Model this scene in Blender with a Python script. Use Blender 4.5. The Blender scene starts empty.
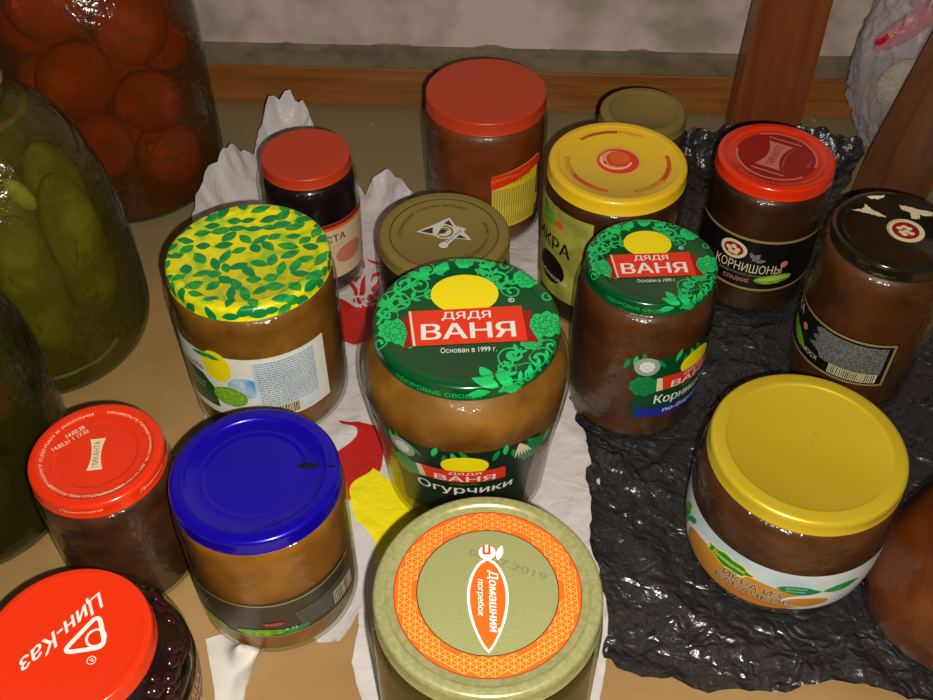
import bpy, bmesh, math, random
from mathutils import Vector, Matrix, noise, geometry
PI = math.pi
C = bpy.context.scene.collection
S = 0.001                                   # everything below is in millimetres

# ------------------------------------------------------------------ materials
def lin(c):
    return tuple((x/255/12.92 if x/255 <= .04045 else ((x/255+.055)/1.055)**2.4) for x in c) + (1,)

def mat(name, col, rough=.4, metal=0, coat=0, col2=None, nscale=60, bump=0, bscale=400, spec=.5, sss=0, lo=.4, hi=.6):
    m = bpy.data.materials.new(name); m.use_nodes = True
    nt = m.node_tree; b = nt.nodes['Principled BSDF']
    b.inputs['Base Color'].default_value = lin(col)
    b.inputs['Roughness'].default_value = rough
    b.inputs['Metallic'].default_value = metal
    b.inputs['Coat Weight'].default_value = coat
    b.inputs['Coat Roughness'].default_value = .08
    b.inputs['Specular IOR Level'].default_value = spec
    if sss:
        b.inputs['Subsurface Weight'].default_value = sss
        b.inputs['Subsurface Scale'].default_value = .004
        b.inputs['Subsurface Radius'].default_value = (1, .5, .2)
    tc = nt.nodes.new('ShaderNodeTexCoord')
    if col2:
        n = nt.nodes.new('ShaderNodeTexNoise'); n.inputs['Scale'].default_value = nscale; n.inputs['Detail'].default_value = 6
        r = nt.nodes.new('ShaderNodeValToRGB')
        r.color_ramp.elements[0].color = lin(col); r.color_ramp.elements[1].color = lin(col2)
        r.color_ramp.elements[0].position = lo; r.color_ramp.elements[1].position = hi
        nt.links.new(tc.outputs['Object'], n.inputs['Vector'])
        nt.links.new(n.outputs['Fac'], r.inputs['Fac']); nt.links.new(r.outputs['Color'], b.inputs['Base Color'])
    if bump:
        n = nt.nodes.new('ShaderNodeTexNoise'); n.inputs['Scale'].default_value = bscale; n.inputs['Detail'].default_value = 4
        bp = nt.nodes.new('ShaderNodeBump'); bp.inputs['Strength'].default_value = bump; bp.inputs['Distance'].default_value = .001
        nt.links.new(tc.outputs['Object'], n.inputs['Vector'])
        nt.links.new(n.outputs['Fac'], bp.inputs['Height']); nt.links.new(bp.outputs['Normal'], b.inputs['Normal'])
    return m

def glass(name, tint=(245, 250, 240), rough=.17, strength=1.0, bump=1.0):
    m = bpy.data.materials.new(name); m.use_nodes = True
    nt = m.node_tree; nt.nodes.clear()
    o = nt.nodes.new('ShaderNodeOutputMaterial'); t = nt.nodes.new('ShaderNodeBsdfTransparent'); g = nt.nodes.new('ShaderNodeBsdfGlossy')
    f = nt.nodes.new('ShaderNodeFresnel'); f.inputs['IOR'].default_value = 1.5
    geo = nt.nodes.new('ShaderNodeNewGeometry'); mr = nt.nodes.new('ShaderNodeMapRange')      # same reflectance on both sides of the thin wall
    mr.inputs['To Min'].default_value = 1.5; mr.inputs['To Max'].default_value = 1/1.5
    nt.links.new(geo.outputs['Backfacing'], mr.inputs['Value']); nt.links.new(mr.outputs[0], f.inputs['IOR'])
    mx = nt.nodes.new('ShaderNodeMixShader')
    t.inputs['Color'].default_value = lin(tint); g.inputs['Roughness'].default_value = rough
    tc = nt.nodes.new('ShaderNodeTexCoord'); n = nt.nodes.new('ShaderNodeTexNoise'); n.inputs['Scale'].default_value = 110; n.inputs['Detail'].default_value = 3
    bp = nt.nodes.new('ShaderNodeBump'); bp.inputs['Strength'].default_value = bump; bp.inputs['Distance'].default_value = .002
    nt.links.new(tc.outputs['Object'], n.inputs['Vector']); nt.links.new(n.outputs['Fac'], bp.inputs['Height'])
    nt.links.new(bp.outputs['Normal'], g.inputs['Normal'])
    nt.links.new(f.outputs['Fac'], mx.inputs['Fac']); nt.links.new(t.outputs[0], mx.inputs[1]); nt.links.new(g.outputs[0], mx.inputs[2])
    nt.links.new(mx.outputs[0], o.inputs['Surface'])
    return m

def liquid(name, surf, absorb, density):
    """clear brine: a transparent skin with real absorption inside"""
    m = bpy.data.materials.new(name); m.use_nodes = True
    nt = m.node_tree; nt.nodes.clear()
    o = nt.nodes.new('ShaderNodeOutputMaterial'); t = nt.nodes.new('ShaderNodeBsdfTransparent'); d = nt.nodes.new('ShaderNodeBsdfDiffuse')
    mx = nt.nodes.new('ShaderNodeMixShader'); mx.inputs['Fac'].default_value = .22
    d.inputs['Color'].default_value = lin(surf)
    v = nt.nodes.new('ShaderNodeVolumeAbsorption'); v.inputs['Color'].default_value = lin(absorb); v.inputs['Density'].default_value = density
    n = nt.nodes.new('ShaderNodeTexNoise'); n.inputs['Scale'].default_value = 45; n.inputs['Detail'].default_value = 6
    n.inputs['Distortion'].default_value = .8
    tc = nt.nodes.new('ShaderNodeTexCoord'); r = nt.nodes.new('ShaderNodeMapRange')
    r.inputs['From Min'].default_value = .35; r.inputs['From Max'].default_value = .7; r.inputs['To Min'].default_value = .28; r.inputs['To Max'].default_value = .62
    nt.links.new(tc.outputs['Object'], n.inputs['Vector']); nt.links.new(n.outputs['Fac'], r.inputs['Value']); nt.links.new(r.outputs[0], mx.inputs['Fac'])
    nt.links.new(t.outputs[0], mx.inputs[1]); nt.links.new(d.outputs[0], mx.inputs[2]); nt.links.new(mx.outputs[0], o.inputs['Surface'])
    nt.links.new(v.outputs[0], o.inputs['Volume'])
    return m

WHITE = mat('white_print', (235, 232, 225), .4)
BLACK = mat('black_print', (14, 13, 12), .35)
GREEN_D = mat('dark_green_print', (4, 78, 38), .3, coat=.3)
GREEN_L = mat('light_green_print', (30, 190, 100), .3)
GREEN_M = mat('mid_green_print', (12, 135, 68), .3)
YELLOW = mat('yellow_print', (245, 225, 10), .4)
RED = mat('red_print', (225, 55, 25), .35)
RED_D = mat('dark_red_print', (150, 25, 18), .35)
ORANGE = mat('orange_print', (228, 98, 26), .35)
GREY = mat('grey_print', (140, 140, 132), .5, col2=(95, 95, 90), nscale=900)
CREAM = mat('cream_print', (225, 210, 170), .5)
BLUE = mat('blue_print', (25, 40, 150), .4)
SKY = mat('sky_blue_print', (60, 155, 215), .4, col2=(200, 222, 232), nscale=70)
PALE = mat('pale_blue_print', (190, 210, 225), .45, col2=(212, 226, 232), nscale=70)
LIME = mat('lime_print', (130, 185, 30), .4, col2=(95, 150, 25), nscale=300)
GOLD_P = mat('gold_print', (175, 155, 95), .35, metal=.3)
PINKISH = mat('rose_print', (205, 120, 105), .4)
TAN_P = mat('puree_print', (205, 140, 40), .4)
LEAF_G = mat('leaf_green_print', (6, 138, 76), .35, col2=(50, 168, 48), nscale=200)

# ------------------------------------------------------------------ object helpers
def link(name, me, parent=None):
    o = bpy.data.objects.new(name, me); C.objects.link(o)
    if parent: o.parent = parent
    return o

def bm_obj(name, bm, mats, parent=None, smooth=True):
    me = bpy.data.meshes.new(name); bm.to_mesh(me); bm.free()
    for m in (mats if isinstance(mats, (list, tuple)) else [mats]): me.materials.append(m)
    if smooth:
        for p in me.polygons: p.use_smooth = True
    return link(name, me, parent)

def tag(o, label=None, cat=None, group=None, kind=None):
    if label: o['label'] = label
    if cat: o['category'] = cat
    if group: o['group'] = group
    if kind: o['kind'] = kind
    return o

def empty(name, x, y, z=0, label=None, cat=None, group=None):
    o = bpy.data.objects.new(name, None); C.objects.link(o); o.location = (x*S, y*S, z*S); o.empty_display_size = .02
    return tag(o, label, cat, group)

def rounded(pts):
    """polyline with (r, z[, fillet]) corners -> smooth polyline"""
    out = []
    for i, p in enumerate(pts):
        f = p[2] if len(p) > 2 else 0
        P = Vector(p[:2])
        if f == 0 or i in (0, len(pts)-1): out.append(P); continue
        A = Vector(pts[i-1][:2]) - P; B = Vector(pts[i+1][:2]) - P
        fa = min(f, A.length*.49); fb = min(f, B.length*.49)
        a = P + A.normalized()*fa; b = P + B.normalized()*fb
        n = 8
        for k in range(n+1):
            t = k/n; out.append(a*(1-t)**2 + P*2*t*(1-t) + b*t*t)
    return out

def lathe(bm, prof, seg=96, mi=0, wob=None):
    rings = []
    for (r, z) in prof:
        if r < 1e-4: rings.append([bm.verts.new((0, 0, z*S))]); continue
        ring = []
        for k in range(seg):
            a = 2*PI*k/seg; rr = r*(1 + (wob(a, z) if wob else 0))
            ring.append(bm.verts.new((rr*math.cos(a)*S, rr*math.sin(a)*S, z*S)))
        rings.append(ring)
    for A, B in zip(rings, rings[1:]):
        for k in range(seg):
            k2 = (k+1) % seg
            if len(A) == 1 and len(B) == 1: continue
            if len(A) == 1: vs = [A[0], B[k2], B[k]]
            elif len(B) == 1: vs = [A[k], A[k2], B[0]]
            else: vs = [A[k], A[k2], B[k2], B[k]]
            f = bm.faces.new(vs); f.material_index = mi
    return bm

# ------------------------------------------------------------------ flat art (printed decoration)
class Art:
    """2-D shapes in millimetres; wrapped on a lid top or round a jar afterwards"""
    def __init__(s): s.v = []; s.f = []; s.mats = []
    def mi(s, m):
        if m not in s.mats: s.mats.append(m)
        return s.mats.index(m)
    def flatten(s, vs, fs):
        """drop overlaps inside one printed shape"""
        lo = [min(p[i] for p in vs) for i in (0, 1)]; sc = max(max(p[i] for p in vs)-lo[i] for i in (0, 1)) or 1
        V = [((x-lo[0])/sc, (y-lo[1])/sc) for x, y in vs]; T = []
        for f in fs:
            for i in range(1, len(f)-1):
                p, q, r_ = V[f[0]], V[f[i]], V[f[i+1]]; ar = (q[0]-p[0])*(r_[1]-p[1])-(q[1]-p[1])*(r_[0]-p[0])
                if abs(ar) > 1e-9: T.append([f[0], f[i], f[i+1]] if ar > 0 else [f[0], f[i+1], f[i]])
        r = geometry.delaunay_2d_cdt([Vector(p) for p in V], [], T, 0, 1e-6); keep = []
        for f, o in zip(r[2], r[5]):
            c = (r[0][f[0]]+r[0][f[1]]+r[0][f[2]])/3
            for k in o:
                A, B, D = [V[i] for i in T[k]] if k < len(T) else [(0, 0)]*3
                if all((Q[0]-P[0])*(c.y-P[1])-(Q[1]-P[1])*(c.x-P[0]) > -1e-9 for P, Q in ((A, B), (B, D), (D, A))): keep.append(list(f)); break
        return [(p.x*sc+lo[0], p.y*sc+lo[1]) for p in r[0]], keep
    def add(s, vs, fs, m, layer=1, flat=False):
        if flat: vs, fs = s.flatten(vs, fs)
        s.k = getattr(s, 'k', 0)+1; layer += (s.k*.37 % 1)*.6
        n = len(s.v); s.v += [(x, y, layer) for x, y in vs]; k = s.mi(m)
        s.f += [([i+n for i in f], k) for f in fs]
    def poly(s, pts, m, layer=1):
        tri = geometry.tessellate_polygon([[Vector((x, y, 0)) for x, y in pts]])
        s.add(pts, [list(t) for t in tri], m, layer)
    def ell(s, cx, cy, rx, ry, m, layer=1, rot=0, n=40):
        c, q = math.cos(rot), math.sin(rot)
        pts = [(cx+rx*math.cos(a)*c-ry*math.sin(a)*q, cy+rx*math.cos(a)*q+ry*math.sin(a)*c) for a in [2*PI*k/n for k in range(n)]]
        s.add(pts+[(cx, cy)], [[k, (k+1) % n, n] for k in range(n)], m, layer)
    def arc(s, cx, cy, r0, r1, m, layer=1, a0=0, a1=2*PI, n=72, sx=1, sy=1):
        vs = []; fs = []
        for k in range(n+1):
            a = a0+(a1-a0)*k/n
            vs += [(cx+r0*math.cos(a)*sx, cy+r0*math.sin(a)*sy), (cx+r1*math.cos(a)*sx, cy+r1*math.sin(a)*sy)]
        for k in range(n): fs.append([2*k, 2*k+1, 2*k+3, 2*k+2])
        s.add(vs, fs, m, layer)
    def rect(s, x0, y0, x1, y1, m, layer=1): s.add([(x0, y0), (x1, y0), (x1, y1), (x0, y1)], [[0, 1, 2, 3]], m, layer)
    def stroke(s, pts, w, m, layer=1, w1=None):
        vs = []; n = len(pts)
        for i, p in enumerate(pts):
            a = Vector(pts[max(0, i-1)]); b = Vector(pts[min(n-1, i+1)]); d = (b-a)
            if d.length < 1e-6: d = Vector((1, 0))
            d.normalize(); ww = (w if w1 is None else w+(w1-w)*i/(n-1))/2
            vs += [(p[0]-d.y*ww, p[1]+d.x*ww), (p[0]+d.y*ww, p[1]-d.x*ww)]
        s.add(vs, [[2*i, 2*i+1, 2*i+3, 2*i+2] for i in range(n-1)], m, layer, n > 4)
    def leaf(s, x, y, ln, ang, w, m, layer=1, n=10):
        pts = []
        for k in range(n+1):
            t = k/n; pts.append((ln*t, w/2*math.sin(PI*t)**.8))
        for k in range(n-1, 0, -1):
            t = k/n; pts.append((ln*t, -w/2*math.sin(PI*t)**.8))
        c, q = math.cos(ang), math.sin(ang)
        s.poly([(x+a*c-b*q, y+a*q+b*c) for a, b in pts], m, layer)
    def swirl(s, x, y, r, a0, turns, w, m, layer=1, tail=1.6):
        pts = []; n = int(26*abs(turns))+6
        for k in range(n+1):
            t = k/n; rr = r*(.3+.7*t**1.1)*(1 + (tail-1)*max(0, t-.75)*3)
            a = a0+turns*2*PI*t; pts.append((x+rr*math.cos(a), y+rr*math.sin(a)))
        s.stroke(pts, w*1.5, m, layer, w*.45)
        s.ell(x+r*.3*math.cos(a0), y+r*.3*math.sin(a0), w, w, m, layer, n=12)
    def flower(s, x, y, r, m, md, layer=1):
        pts = []
        for k in range(90):
            a = 2*PI*k/90; rr = r*(.84+.16*abs(math.cos(a*4.5))); pts.append((x+rr*math.cos(a), y+rr*math.sin(a)))
        s.add(pts+[(x, y)], [[k, (k+1) % 90, 90] for k in range(90)], m, layer)
        for q, nn in ((.72, 9), (.42, 6)):
            for k in range(nn):
                a = 2*PI*k/nn
                s.arc(x+r*q*math.cos(a), y+r*q*math.sin(a), r*.13, r*.18, md, layer+1, a+PI*.45, a+PI*1.55, 8)
    def text(s, body, x, y, size, m, layer=2, w=None, bold=.02, shear=0, rot=0, arc=None, sy=1, _again=False):
        cu = bpy.data.curves.new('t', 'FONT'); cu.body = body; cu.size = 1;  cu.shear = shear
        cu.align_x = 'CENTER'; cu.align_y = 'CENTER'; cu.fill_mode = 'NONE'; cu.resolution_u = 3
        o = bpy.data.objects.new('t', cu); C.objects.link(o)
        dg = bpy.context.evaluated_depsgraph_get(); me = o.evaluated_get(dg).to_mesh()
        vs = [(v.co.x, v.co.y) for v in me.vertices]; es = [tuple(e.vertices) for e in me.edges]
        o.evaluated_get(dg).to_mesh_clear(); bpy.data.objects.remove(o); bpy.data.curves.remove(cu)
        if not vs: return
        # outline loops -> triangles inside by winding number (glyph outlines may overlap)
        loops = []; cur = []; nb = {}
        for a_, b_ in es: nb.setdefault(a_, []).append(b_); nb.setdefault(b_, []).append(a_)
        seen = set()
        for st in range(len(vs)):
            if st in seen or st not in nb: continue
            lp = [st]; seen.add(st); nx = min(nb[st], key=lambda q: (q != st+1))
            while nx not in seen:
                lp.append(nx); seen.add(nx); nn = [q for q in nb[nx] if q not in seen]
                if not nn: break
                nx = nn[0]
            loops.append(lp)
        xs0 = [[vs[i] for i in lp] for lp in loops]
        bb = [(min(p[0] for p in L), max(p[0] for p in L), min(p[1] for p in L), max(p[1] for p in L)) for L in xs0]
        ce = [(lp[i], lp[(i+1) % len(lp)]) for lp in loops for i in range(len(lp))]
        r = geometry.delaunay_2d_cdt([Vector(p) for p in vs], ce, [], 0, 1e-6)
        vs = [(p.x, p.y) for p in r[0]]; fs = []
        for f in r[2]:
            cx = sum(vs[i][0] for i in f)/len(f); cy = sum(vs[i][1] for i in f)/len(f); wn = 0
            for L, q in zip(xs0, bb):
                if not (q[0] <= cx <= q[1] and q[2] <= cy <= q[3]): continue
                for i in range(len(L)):
                    x0, y0 = L[i-1]; x1, y1 = L[i]
                    if (y0 <= cy) != (y1 <= cy):
                        if x0+(cy-y0)*(x1-x0)/(y1-y0) > cx: wn += 1 if y1 > y0 else -1
            if wn: fs.append(list(f))
        xs = [p[0] for p in vs]; ys = [p[1] for p in vs]
        cx, cy = (min(xs)+max(xs))/2, (min(ys)+max(ys))/2
        k = size/(max(ys)-min(ys)); kx = k if w is None else w/(max(xs)-min(xs))
        vs = [((a-cx)*kx, (b-cy)*k*sy) for a, b in vs]
        if arc:                                           # (radius, centre angle, outward?)
            rad, a0, outw = arc
            if outw: vs = [((rad+b)*math.cos(a0-a/rad)+x, (rad+b)*math.sin(a0-a/rad)+y) for a, b in vs]
            else: vs = [((rad-b)*math.cos(a0+a/rad)+x, (rad-b)*math.sin(a0+a/rad)+y) for a, b in vs]
        else:
            c, q = math.cos(rot), math.sin(rot)
            vs = [(x+a*c-b*q, y+a*q+b*c) for a, b in vs]
        s.add(vs, fs, m, layer)
        if bold > .02 and not _again:                     # heavier strokes: the same word printed twice more, a hair to each side
            e = bold*size*.55
            for q, dl in ((-1, 0), (1, 0)):
                if arc: s.text(body, x, y, size, m, layer+dl, w, .012, shear, rot, (arc[0], arc[1]+q*e/arc[0], arc[2]), sy, True)
                elif bold > .07:
                    for h in (-1, 0, 1): s.text(body, x+q*e*.8, y+h*e*.8, size, m, layer, w, 0, shear, rot, None, sy, True)
                else: s.text(body, x+q*e*math.cos(rot), y+q*e*math.sin(rot), size, m, layer+dl, w, .012, shear, rot, None, sy, True)
    def emit(s, bm, warp, first, step=1.6, rot=0):
        """cut the flat art in strips, wrap it, and put it into bm; first = material slot offset"""
        t = bmesh.new(); ly = t.verts.layers.float.new('L')
        c, q = math.cos(rot), math.sin(rot)
        vv = []
        for x, y, l in s.v:
            v = t.verts.new((x*c-y*q, x*q+y*c, 0)); v[ly] = l; vv.append(v)
        for f, k in s.f:
            try: t.faces.new([vv[i] for i in f]).material_index = k
            except ValueError: pass
        if not t.faces: return
        bmesh.ops.triangulate(t, faces=t.faces[:])
        t.normal_update()
        for f in t.faces:
            if f.normal.z < 0: f.normal_flip()
        for ax in (0, 1):
            lo = min(v.co[ax] for v in t.verts); hi = max(v.co[ax] for v in t.verts)
            no = (1, 0, 0) if ax == 0 else (0, 1, 0)
            k = math.ceil(lo/step)
            while k*step < hi:
                co = (k*step, 0, 0) if ax == 0 else (0, k*step, 0)
                bmesh.ops.bisect_plane(t, geom=t.verts[:]+t.edges[:]+t.faces[:], dist=1e-5, plane_co=co, plane_no=no)
                k += 1
        mp = {}
        for v in t.verts: mp[v] = bm.verts.new(warp(v.co.x, v.co.y, .05*v[ly]+.06))
        for f in t.faces:
            if f.calc_area() < 1e-9: continue
            try:
                g = bm.faces.new([mp[v] for v in f.verts]); g.material_index = f.material_index+first
            except ValueError: pass
        t.free()

# ------------------------------------------------------------------ jars
def lid_profile(R, H, skirt=9.5, panel=.86, drop=1.0, flat=False, ring=None):
    p = [(0, H-drop), (R*panel-1.5, H-drop)]
    if ring: p = [(0, H-drop-.5), (R*ring-1, H-drop-.5, .5), (R*ring+.5, H-drop, .5), (R*panel-1.5, H-drop)]
    if flat: p = [(0, H), (R-2.6, H)]
    else: p += [(R*panel, H, .8)]
    p += [(R, H, 3.2 if not flat else 1.5), (R, H-skirt+1.6), (R+.5, H-skirt+.8, .8), (R-.3, H-skirt, .5), (R-1.4, H-skirt)]
    return rounded([q if len(q) > 2 else (q[0], q[1]) for q in p])

def make_lid(root, R, H, m, art=None, rot=0, label=None, worn=None, **kw):
    prof = lid_profile(R, H, **kw)
    bm = bmesh.new(); lathe(bm, prof[::-1] + [], 120)
    mats = [m]
    if art:
        L = [0]
        for a, b in zip(prof, prof[1:]): L.append(L[-1]+(b-a).length)
        def warp(x, y, off):
            r = math.hypot(x, y); i = 0
            if r < 1e-6: return (0, 0, (prof[0].y+off)*S)
            while i < len(L)-2 and L[i+1] < r: i += 1
            t = min(1, (r-L[i])/(L[i+1]-L[i])) if L[i+1] > L[i] else 0
            p = prof[i].lerp(prof[i+1], t); d = (prof[i+1]-prof[i]).normalized(); n = Vector((-d.y, d.x))
            p = p+n*off
            return (p.x*x/r*S, p.x*y/r*S, p.y*S)
        mats += art.mats
        art.emit(bm, warp, 1, rot=rot)
    o = bm_obj('lid', bm, mats, root)
    if label: o['label'] = label
    return o

D = 10                                       # height added below the label zone of every lidded jar
def lift(pts): return [p if p[1] < 1 else (p[0], p[1]+D)+tuple(p[2:]) for p in pts]
def make_body(root, pts, m, seg=96, name='glass'):
    return bm_obj(name, lathe(bmesh.new(), rounded(pts), seg), m, root)

def make_fill(root, pts, fill, m, inset=2.0, name='contents'):
    prof = rounded(pts); out = [(0, 3.0)]
    for p in prof:
        if p.x < 2: continue
        z = max(3.0, p.y)
        if z > fill: out.append((out[-1][0], fill)); break
        out.append((p.x-inset, z))
    out.append((0, fill))
    q = [out[0]]
    for p in out[1:]:
        if (Vector(p)-Vector(q[-1])).length > .05: q.append(p)
    return bm_obj(name, lathe(bmesh.new(), q), m, root)

def make_label(root, pts, z0, z1, a0, a1, m, art=None, face=None, top=None, off=.25, label=None, bot=None):
    """paper label from angle a0 to a1 (degrees, -90 faces the camera) between heights z0..z1; art x = arc length from 'face'"""
    pts = lift(pts); z0 += D; z1 += D
    prof = [p for p in rounded(pts)]
    def rad(z):
        best = None
        for a, b in zip(prof, prof[1:]):
            if min(a.y, b.y)-1e-6 <= z <= max(a.y, b.y)+1e-6 and a.x > 5 and b.x > 5 and abs(a.y-b.y) > 1e-6:
                t = (z-a.y)/(b.y-a.y); r = a.x+(b.x-a.x)*t; best = r if best is None else max(best, r)
        return best or prof[1].x
    bm = bmesh.new(); A0, A1 = math.radians(a0), math.radians(a1); n = max(8, int(abs(a1-a0)/3)); nz = 8; G = []
    for i in range(n+1):
        a = A0+(A1-A0)*i/n; col = []
        zt = z1 if top is None else z1+top(i/n); zb = z0 if bot is None else z0+bot(i/n)
        for j in range(nz+1):
            z = zb+(zt-zb)*j/nz; r = rad(z)+off
            col.append(bm.verts.new((r*math.cos(a)*S, r*math.sin(a)*S, z*S)))
        G.append(col)
    for i in range(n):
        for j in range(nz): bm.faces.new([G[i][j], G[i+1][j], G[i+1][j+1], G[i][j+1]])
    mats = [m]
    if art:
        F = math.radians(face if face is not None else (a0+a1)/2); rr = rad((z0+z1)/2)
        def warp(x, y, o2):
            y += D; r = rad(y)+off+o2+.04; a = F+x/rr
            return (r*math.cos(a)*S, r*math.sin(a)*S, y*S)
        mats += art.mats; art.emit(bm, warp, 1)
    o = bm_obj('label', bm, mats, root)
    if label: o['label'] = label
    return o

GLASS = glass('clear_jar_glass')
GLASS_G = glass('greenish_jar_glass', (215, 228, 205), .17)
def puree(name, a, b, ns=45, rough=.45): return mat(name, a, rough, col2=b, nscale=ns, lo=.3, hi=.7, bump=.25, bscale=140)

def shoulder(rb, rn, zn, h):
    return [(rn+(rb-rn)*math.cos(t*PI/20), zn-h+h*math.sin(t*PI/20)) for t in range(11)]
def jar_pts(R, H, rb, base=None, sh=.78, f=6, neck=10.5):
    base = base or rb
    return [(0, .4), (base, 0.4, f), (rb, H*.25, 20) if base != rb else (rb, H*.3)] + shoulder(rb, R-2.3, H-neck-.5, H*(1-sh)*.55) + [(R-2.6, H-2.5)]

# ---- lid art ------------------------------------------------------
def art_uncle_lid(R):
    A = Art(); k = R; rng = random.Random(4)
    def sc(x): return x*k
    # foliage
    for (x, y, r) in ((-.76, -.14, .19), (.83, -.13, .2), (.7, .6, .15), (.03, .93, .11), (.66, -.36, .13), (-.62, -.3, .1)):
        A.flower(sc(x), sc(y), sc(r), GREEN_L, GREEN_D, 1)
    for (x, y, r, a, t, w) in ((-.72, .3, .16, 0, 1.5, .028), (-.86, .12, .1, 2, -1.4, .022), (-.5, .55, .15, 1, 1.4, .026), (-.66, .58, .13, 3, -1.5, .024),
                               (-.9, .35, .1, 2, 1.3, .02), (.38, .62, .14, 1, 1.4, .026), (.52, .42, .12, 4, -1.4, .022), (.3, .86, .1, 2, 1.4, .02),
                               (.48, .82, .1, 0, -1.4, .02), (.45, -.55, .13, 1, 1.5, .028), (.72, -.62, .14, 3, -1.5, .026), (.62, -.82, .11, 0, 1.4, .024),
                               (.35, -.72, .09, 2, -1.4, .02), (.86, -.46, .1, 1, 1.4, .022), (-.4, .8, .1, 0, 1.4, .022), (.9, .28, .09, 1, -1.3, .02),
                               (-.93, -.32, .1, 0, 1.4, .02), (.5, -1.0, .09, 0, 1.4, .02), (.24, .7, .08, 3, -1.2, .02)):
        A.swirl(sc(x), sc(y), sc(r), a, t, sc(w), GREEN_L, 1)
    stems = [((.3, -1.05), (.42, -.85), (.4, -.6), (.55, -.45)), ((.32, -1.05), (.5, -.9), (.7, -.8), (.88, -.55)), ((-.95, -.05), (-.85, .2), (-.6, .42), (-.35, .4)),
             ((-.95, .1), (-.75, .5), (-.5, .72), (-.2, .8)), ((.28, .4), (.36, .6), (.34, .8), (.2, .98)), ((.3, .4), (.5, .6), (.62, .7), (.8, .5))]
    for st in stems:
        p = []
        for i in range(17):
            t = i/16; a, b, c, d = [Vector(q) for q in st]
            v = a*(1-t)**3+b*3*t*(1-t)**2+c*3*t*t*(1-t)+d*t**3; p.append((sc(v.x), sc(v.y)))
        A.stroke(p, sc(.035), GREEN_L, 1, sc(.015))
        for i in range(2, 16, 3):
            d = Vector(p[i+1 if i < 16 else 16])-Vector(p[i-1]); an = math.atan2(d.y, d.x)
            A.leaf(p[i][0], p[i][1], sc(.13), an+.8, sc(.05), GREEN_L, 1); A.leaf(p[i][0], p[i][1], sc(.11), an-.8, sc(.045), GREEN_L, 1)
    for (x, y, l, an, w) in ((.28, -.98, .3, 2.75, .13), (.22, -.9, .24, 2.1, .12), (.3, -.95, .24, 1.5, .12), (.2, -1.04, .26, 3.3, .1), (.36, -1.04, .22, .3, .1),
                             (-.4, .66, .2, 1.9, .11), (-.25, .74, .2, 1.2, .11), (-.45, .7, .18, 2.8, .09), (-.15, .8, .14, 2.4, .08), (.26, .72, .15, 2.6, .09),
                             (-.8, .24, .2, 2.9, .09), (0, .82, .14, .9, .06), (0, .82, .14, 2.2, .06), (.1, .95, .12, .2, .06), (-.07, .95, .12, 2.9, .06)):
        A.leaf(sc(x), sc(y), sc(l), an, sc(w), GREEN_L, 2)
    # yellow sun behind the ribbon, ribbon and words
    A.ell(0, sc(.40), sc(.37), sc(.31), YELLOW, 3)
    A.poly([(sc(-.69), sc(.07)), (sc(-.5), sc(.1)), (sc(-.5), sc(-.36)), (sc(-.68), sc(-.4)), (sc(-.63), sc(-.17))], RED_D, 4)
    A.poly([(sc(.71), sc(.1)), (sc(.5), sc(.12)), (sc(.5), sc(-.36)), (sc(.74), sc(-.38)), (sc(.66), sc(-.14))], RED_D, 4)
    A.poly([(sc(-.62), sc(.15)), (sc(.6), sc(.18)), (sc(.62), sc(-.35)), (sc(-.58), sc(-.37))], RED, 5)
    A.stroke([(sc(-.6), sc(.15)), (sc(-.56), sc(-.37))], sc(.025), CREAM, 6)
    A.text('ДЯДЯ', 0, sc(.055), sc(.13), WHITE, 7, w=sc(.52), bold=.04)
    A.text('ВАНЯ', sc(.01), sc(-.17), sc(.23), WHITE, 7, w=sc(.98), bold=.06)
    A.text('Основан в 1999 г.', 0, sc(-.45), sc(.075), WHITE, 6, w=sc(.58), bold=.015)
    A.arc(sc(.5), sc(.27), sc(.025), sc(.035), WHITE, 6, n=16); A.text('R', sc(.5), sc(.27), sc(.03), WHITE, 6)
    A.text('· ЗДОРОВЫЕ ОВОЩИ ·', 0, 0, sc(.075), GREEN_L, 3, w=sc(1.15), bold=.02, arc=(sc(1.1), -PI/2-.38, False))
    A.text('· ЗДОРОВЫЕ ОВОЩИ ·', 0, 0, sc(.075), GREEN_L, 3, w=sc(1.15), bold=.02, arc=(sc(1.1), PI*.8, False))
    return A

def art_leafy_lid(R):
    A = Art(); rng = random.Random(11); pts = []
    for i in range(1400):
        a = rng.uniform(0, 2*PI); r = math.sqrt(rng.random())*(R+6)
        x, y = r*math.cos(a), r*math.sin(a)
        if all((x-p)**2+(y-q)**2 > 7.2**2 for p, q in pts): pts.append((x, y))
    for x, y in pts:
        an = rng.choice((.1, .3, .5, 2.6, .2, 1.1, 2.0))+rng.uniform(-.4, .4); l = rng.uniform(9, 14)
        A.leaf(x-l/2*math.cos(an), y-l/2*math.sin(an), l, an, rng.uniform(5, 7.4), rng.choice((LEAF_G, LEAF_G, GREEN_M)), 1)
    return A

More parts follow.
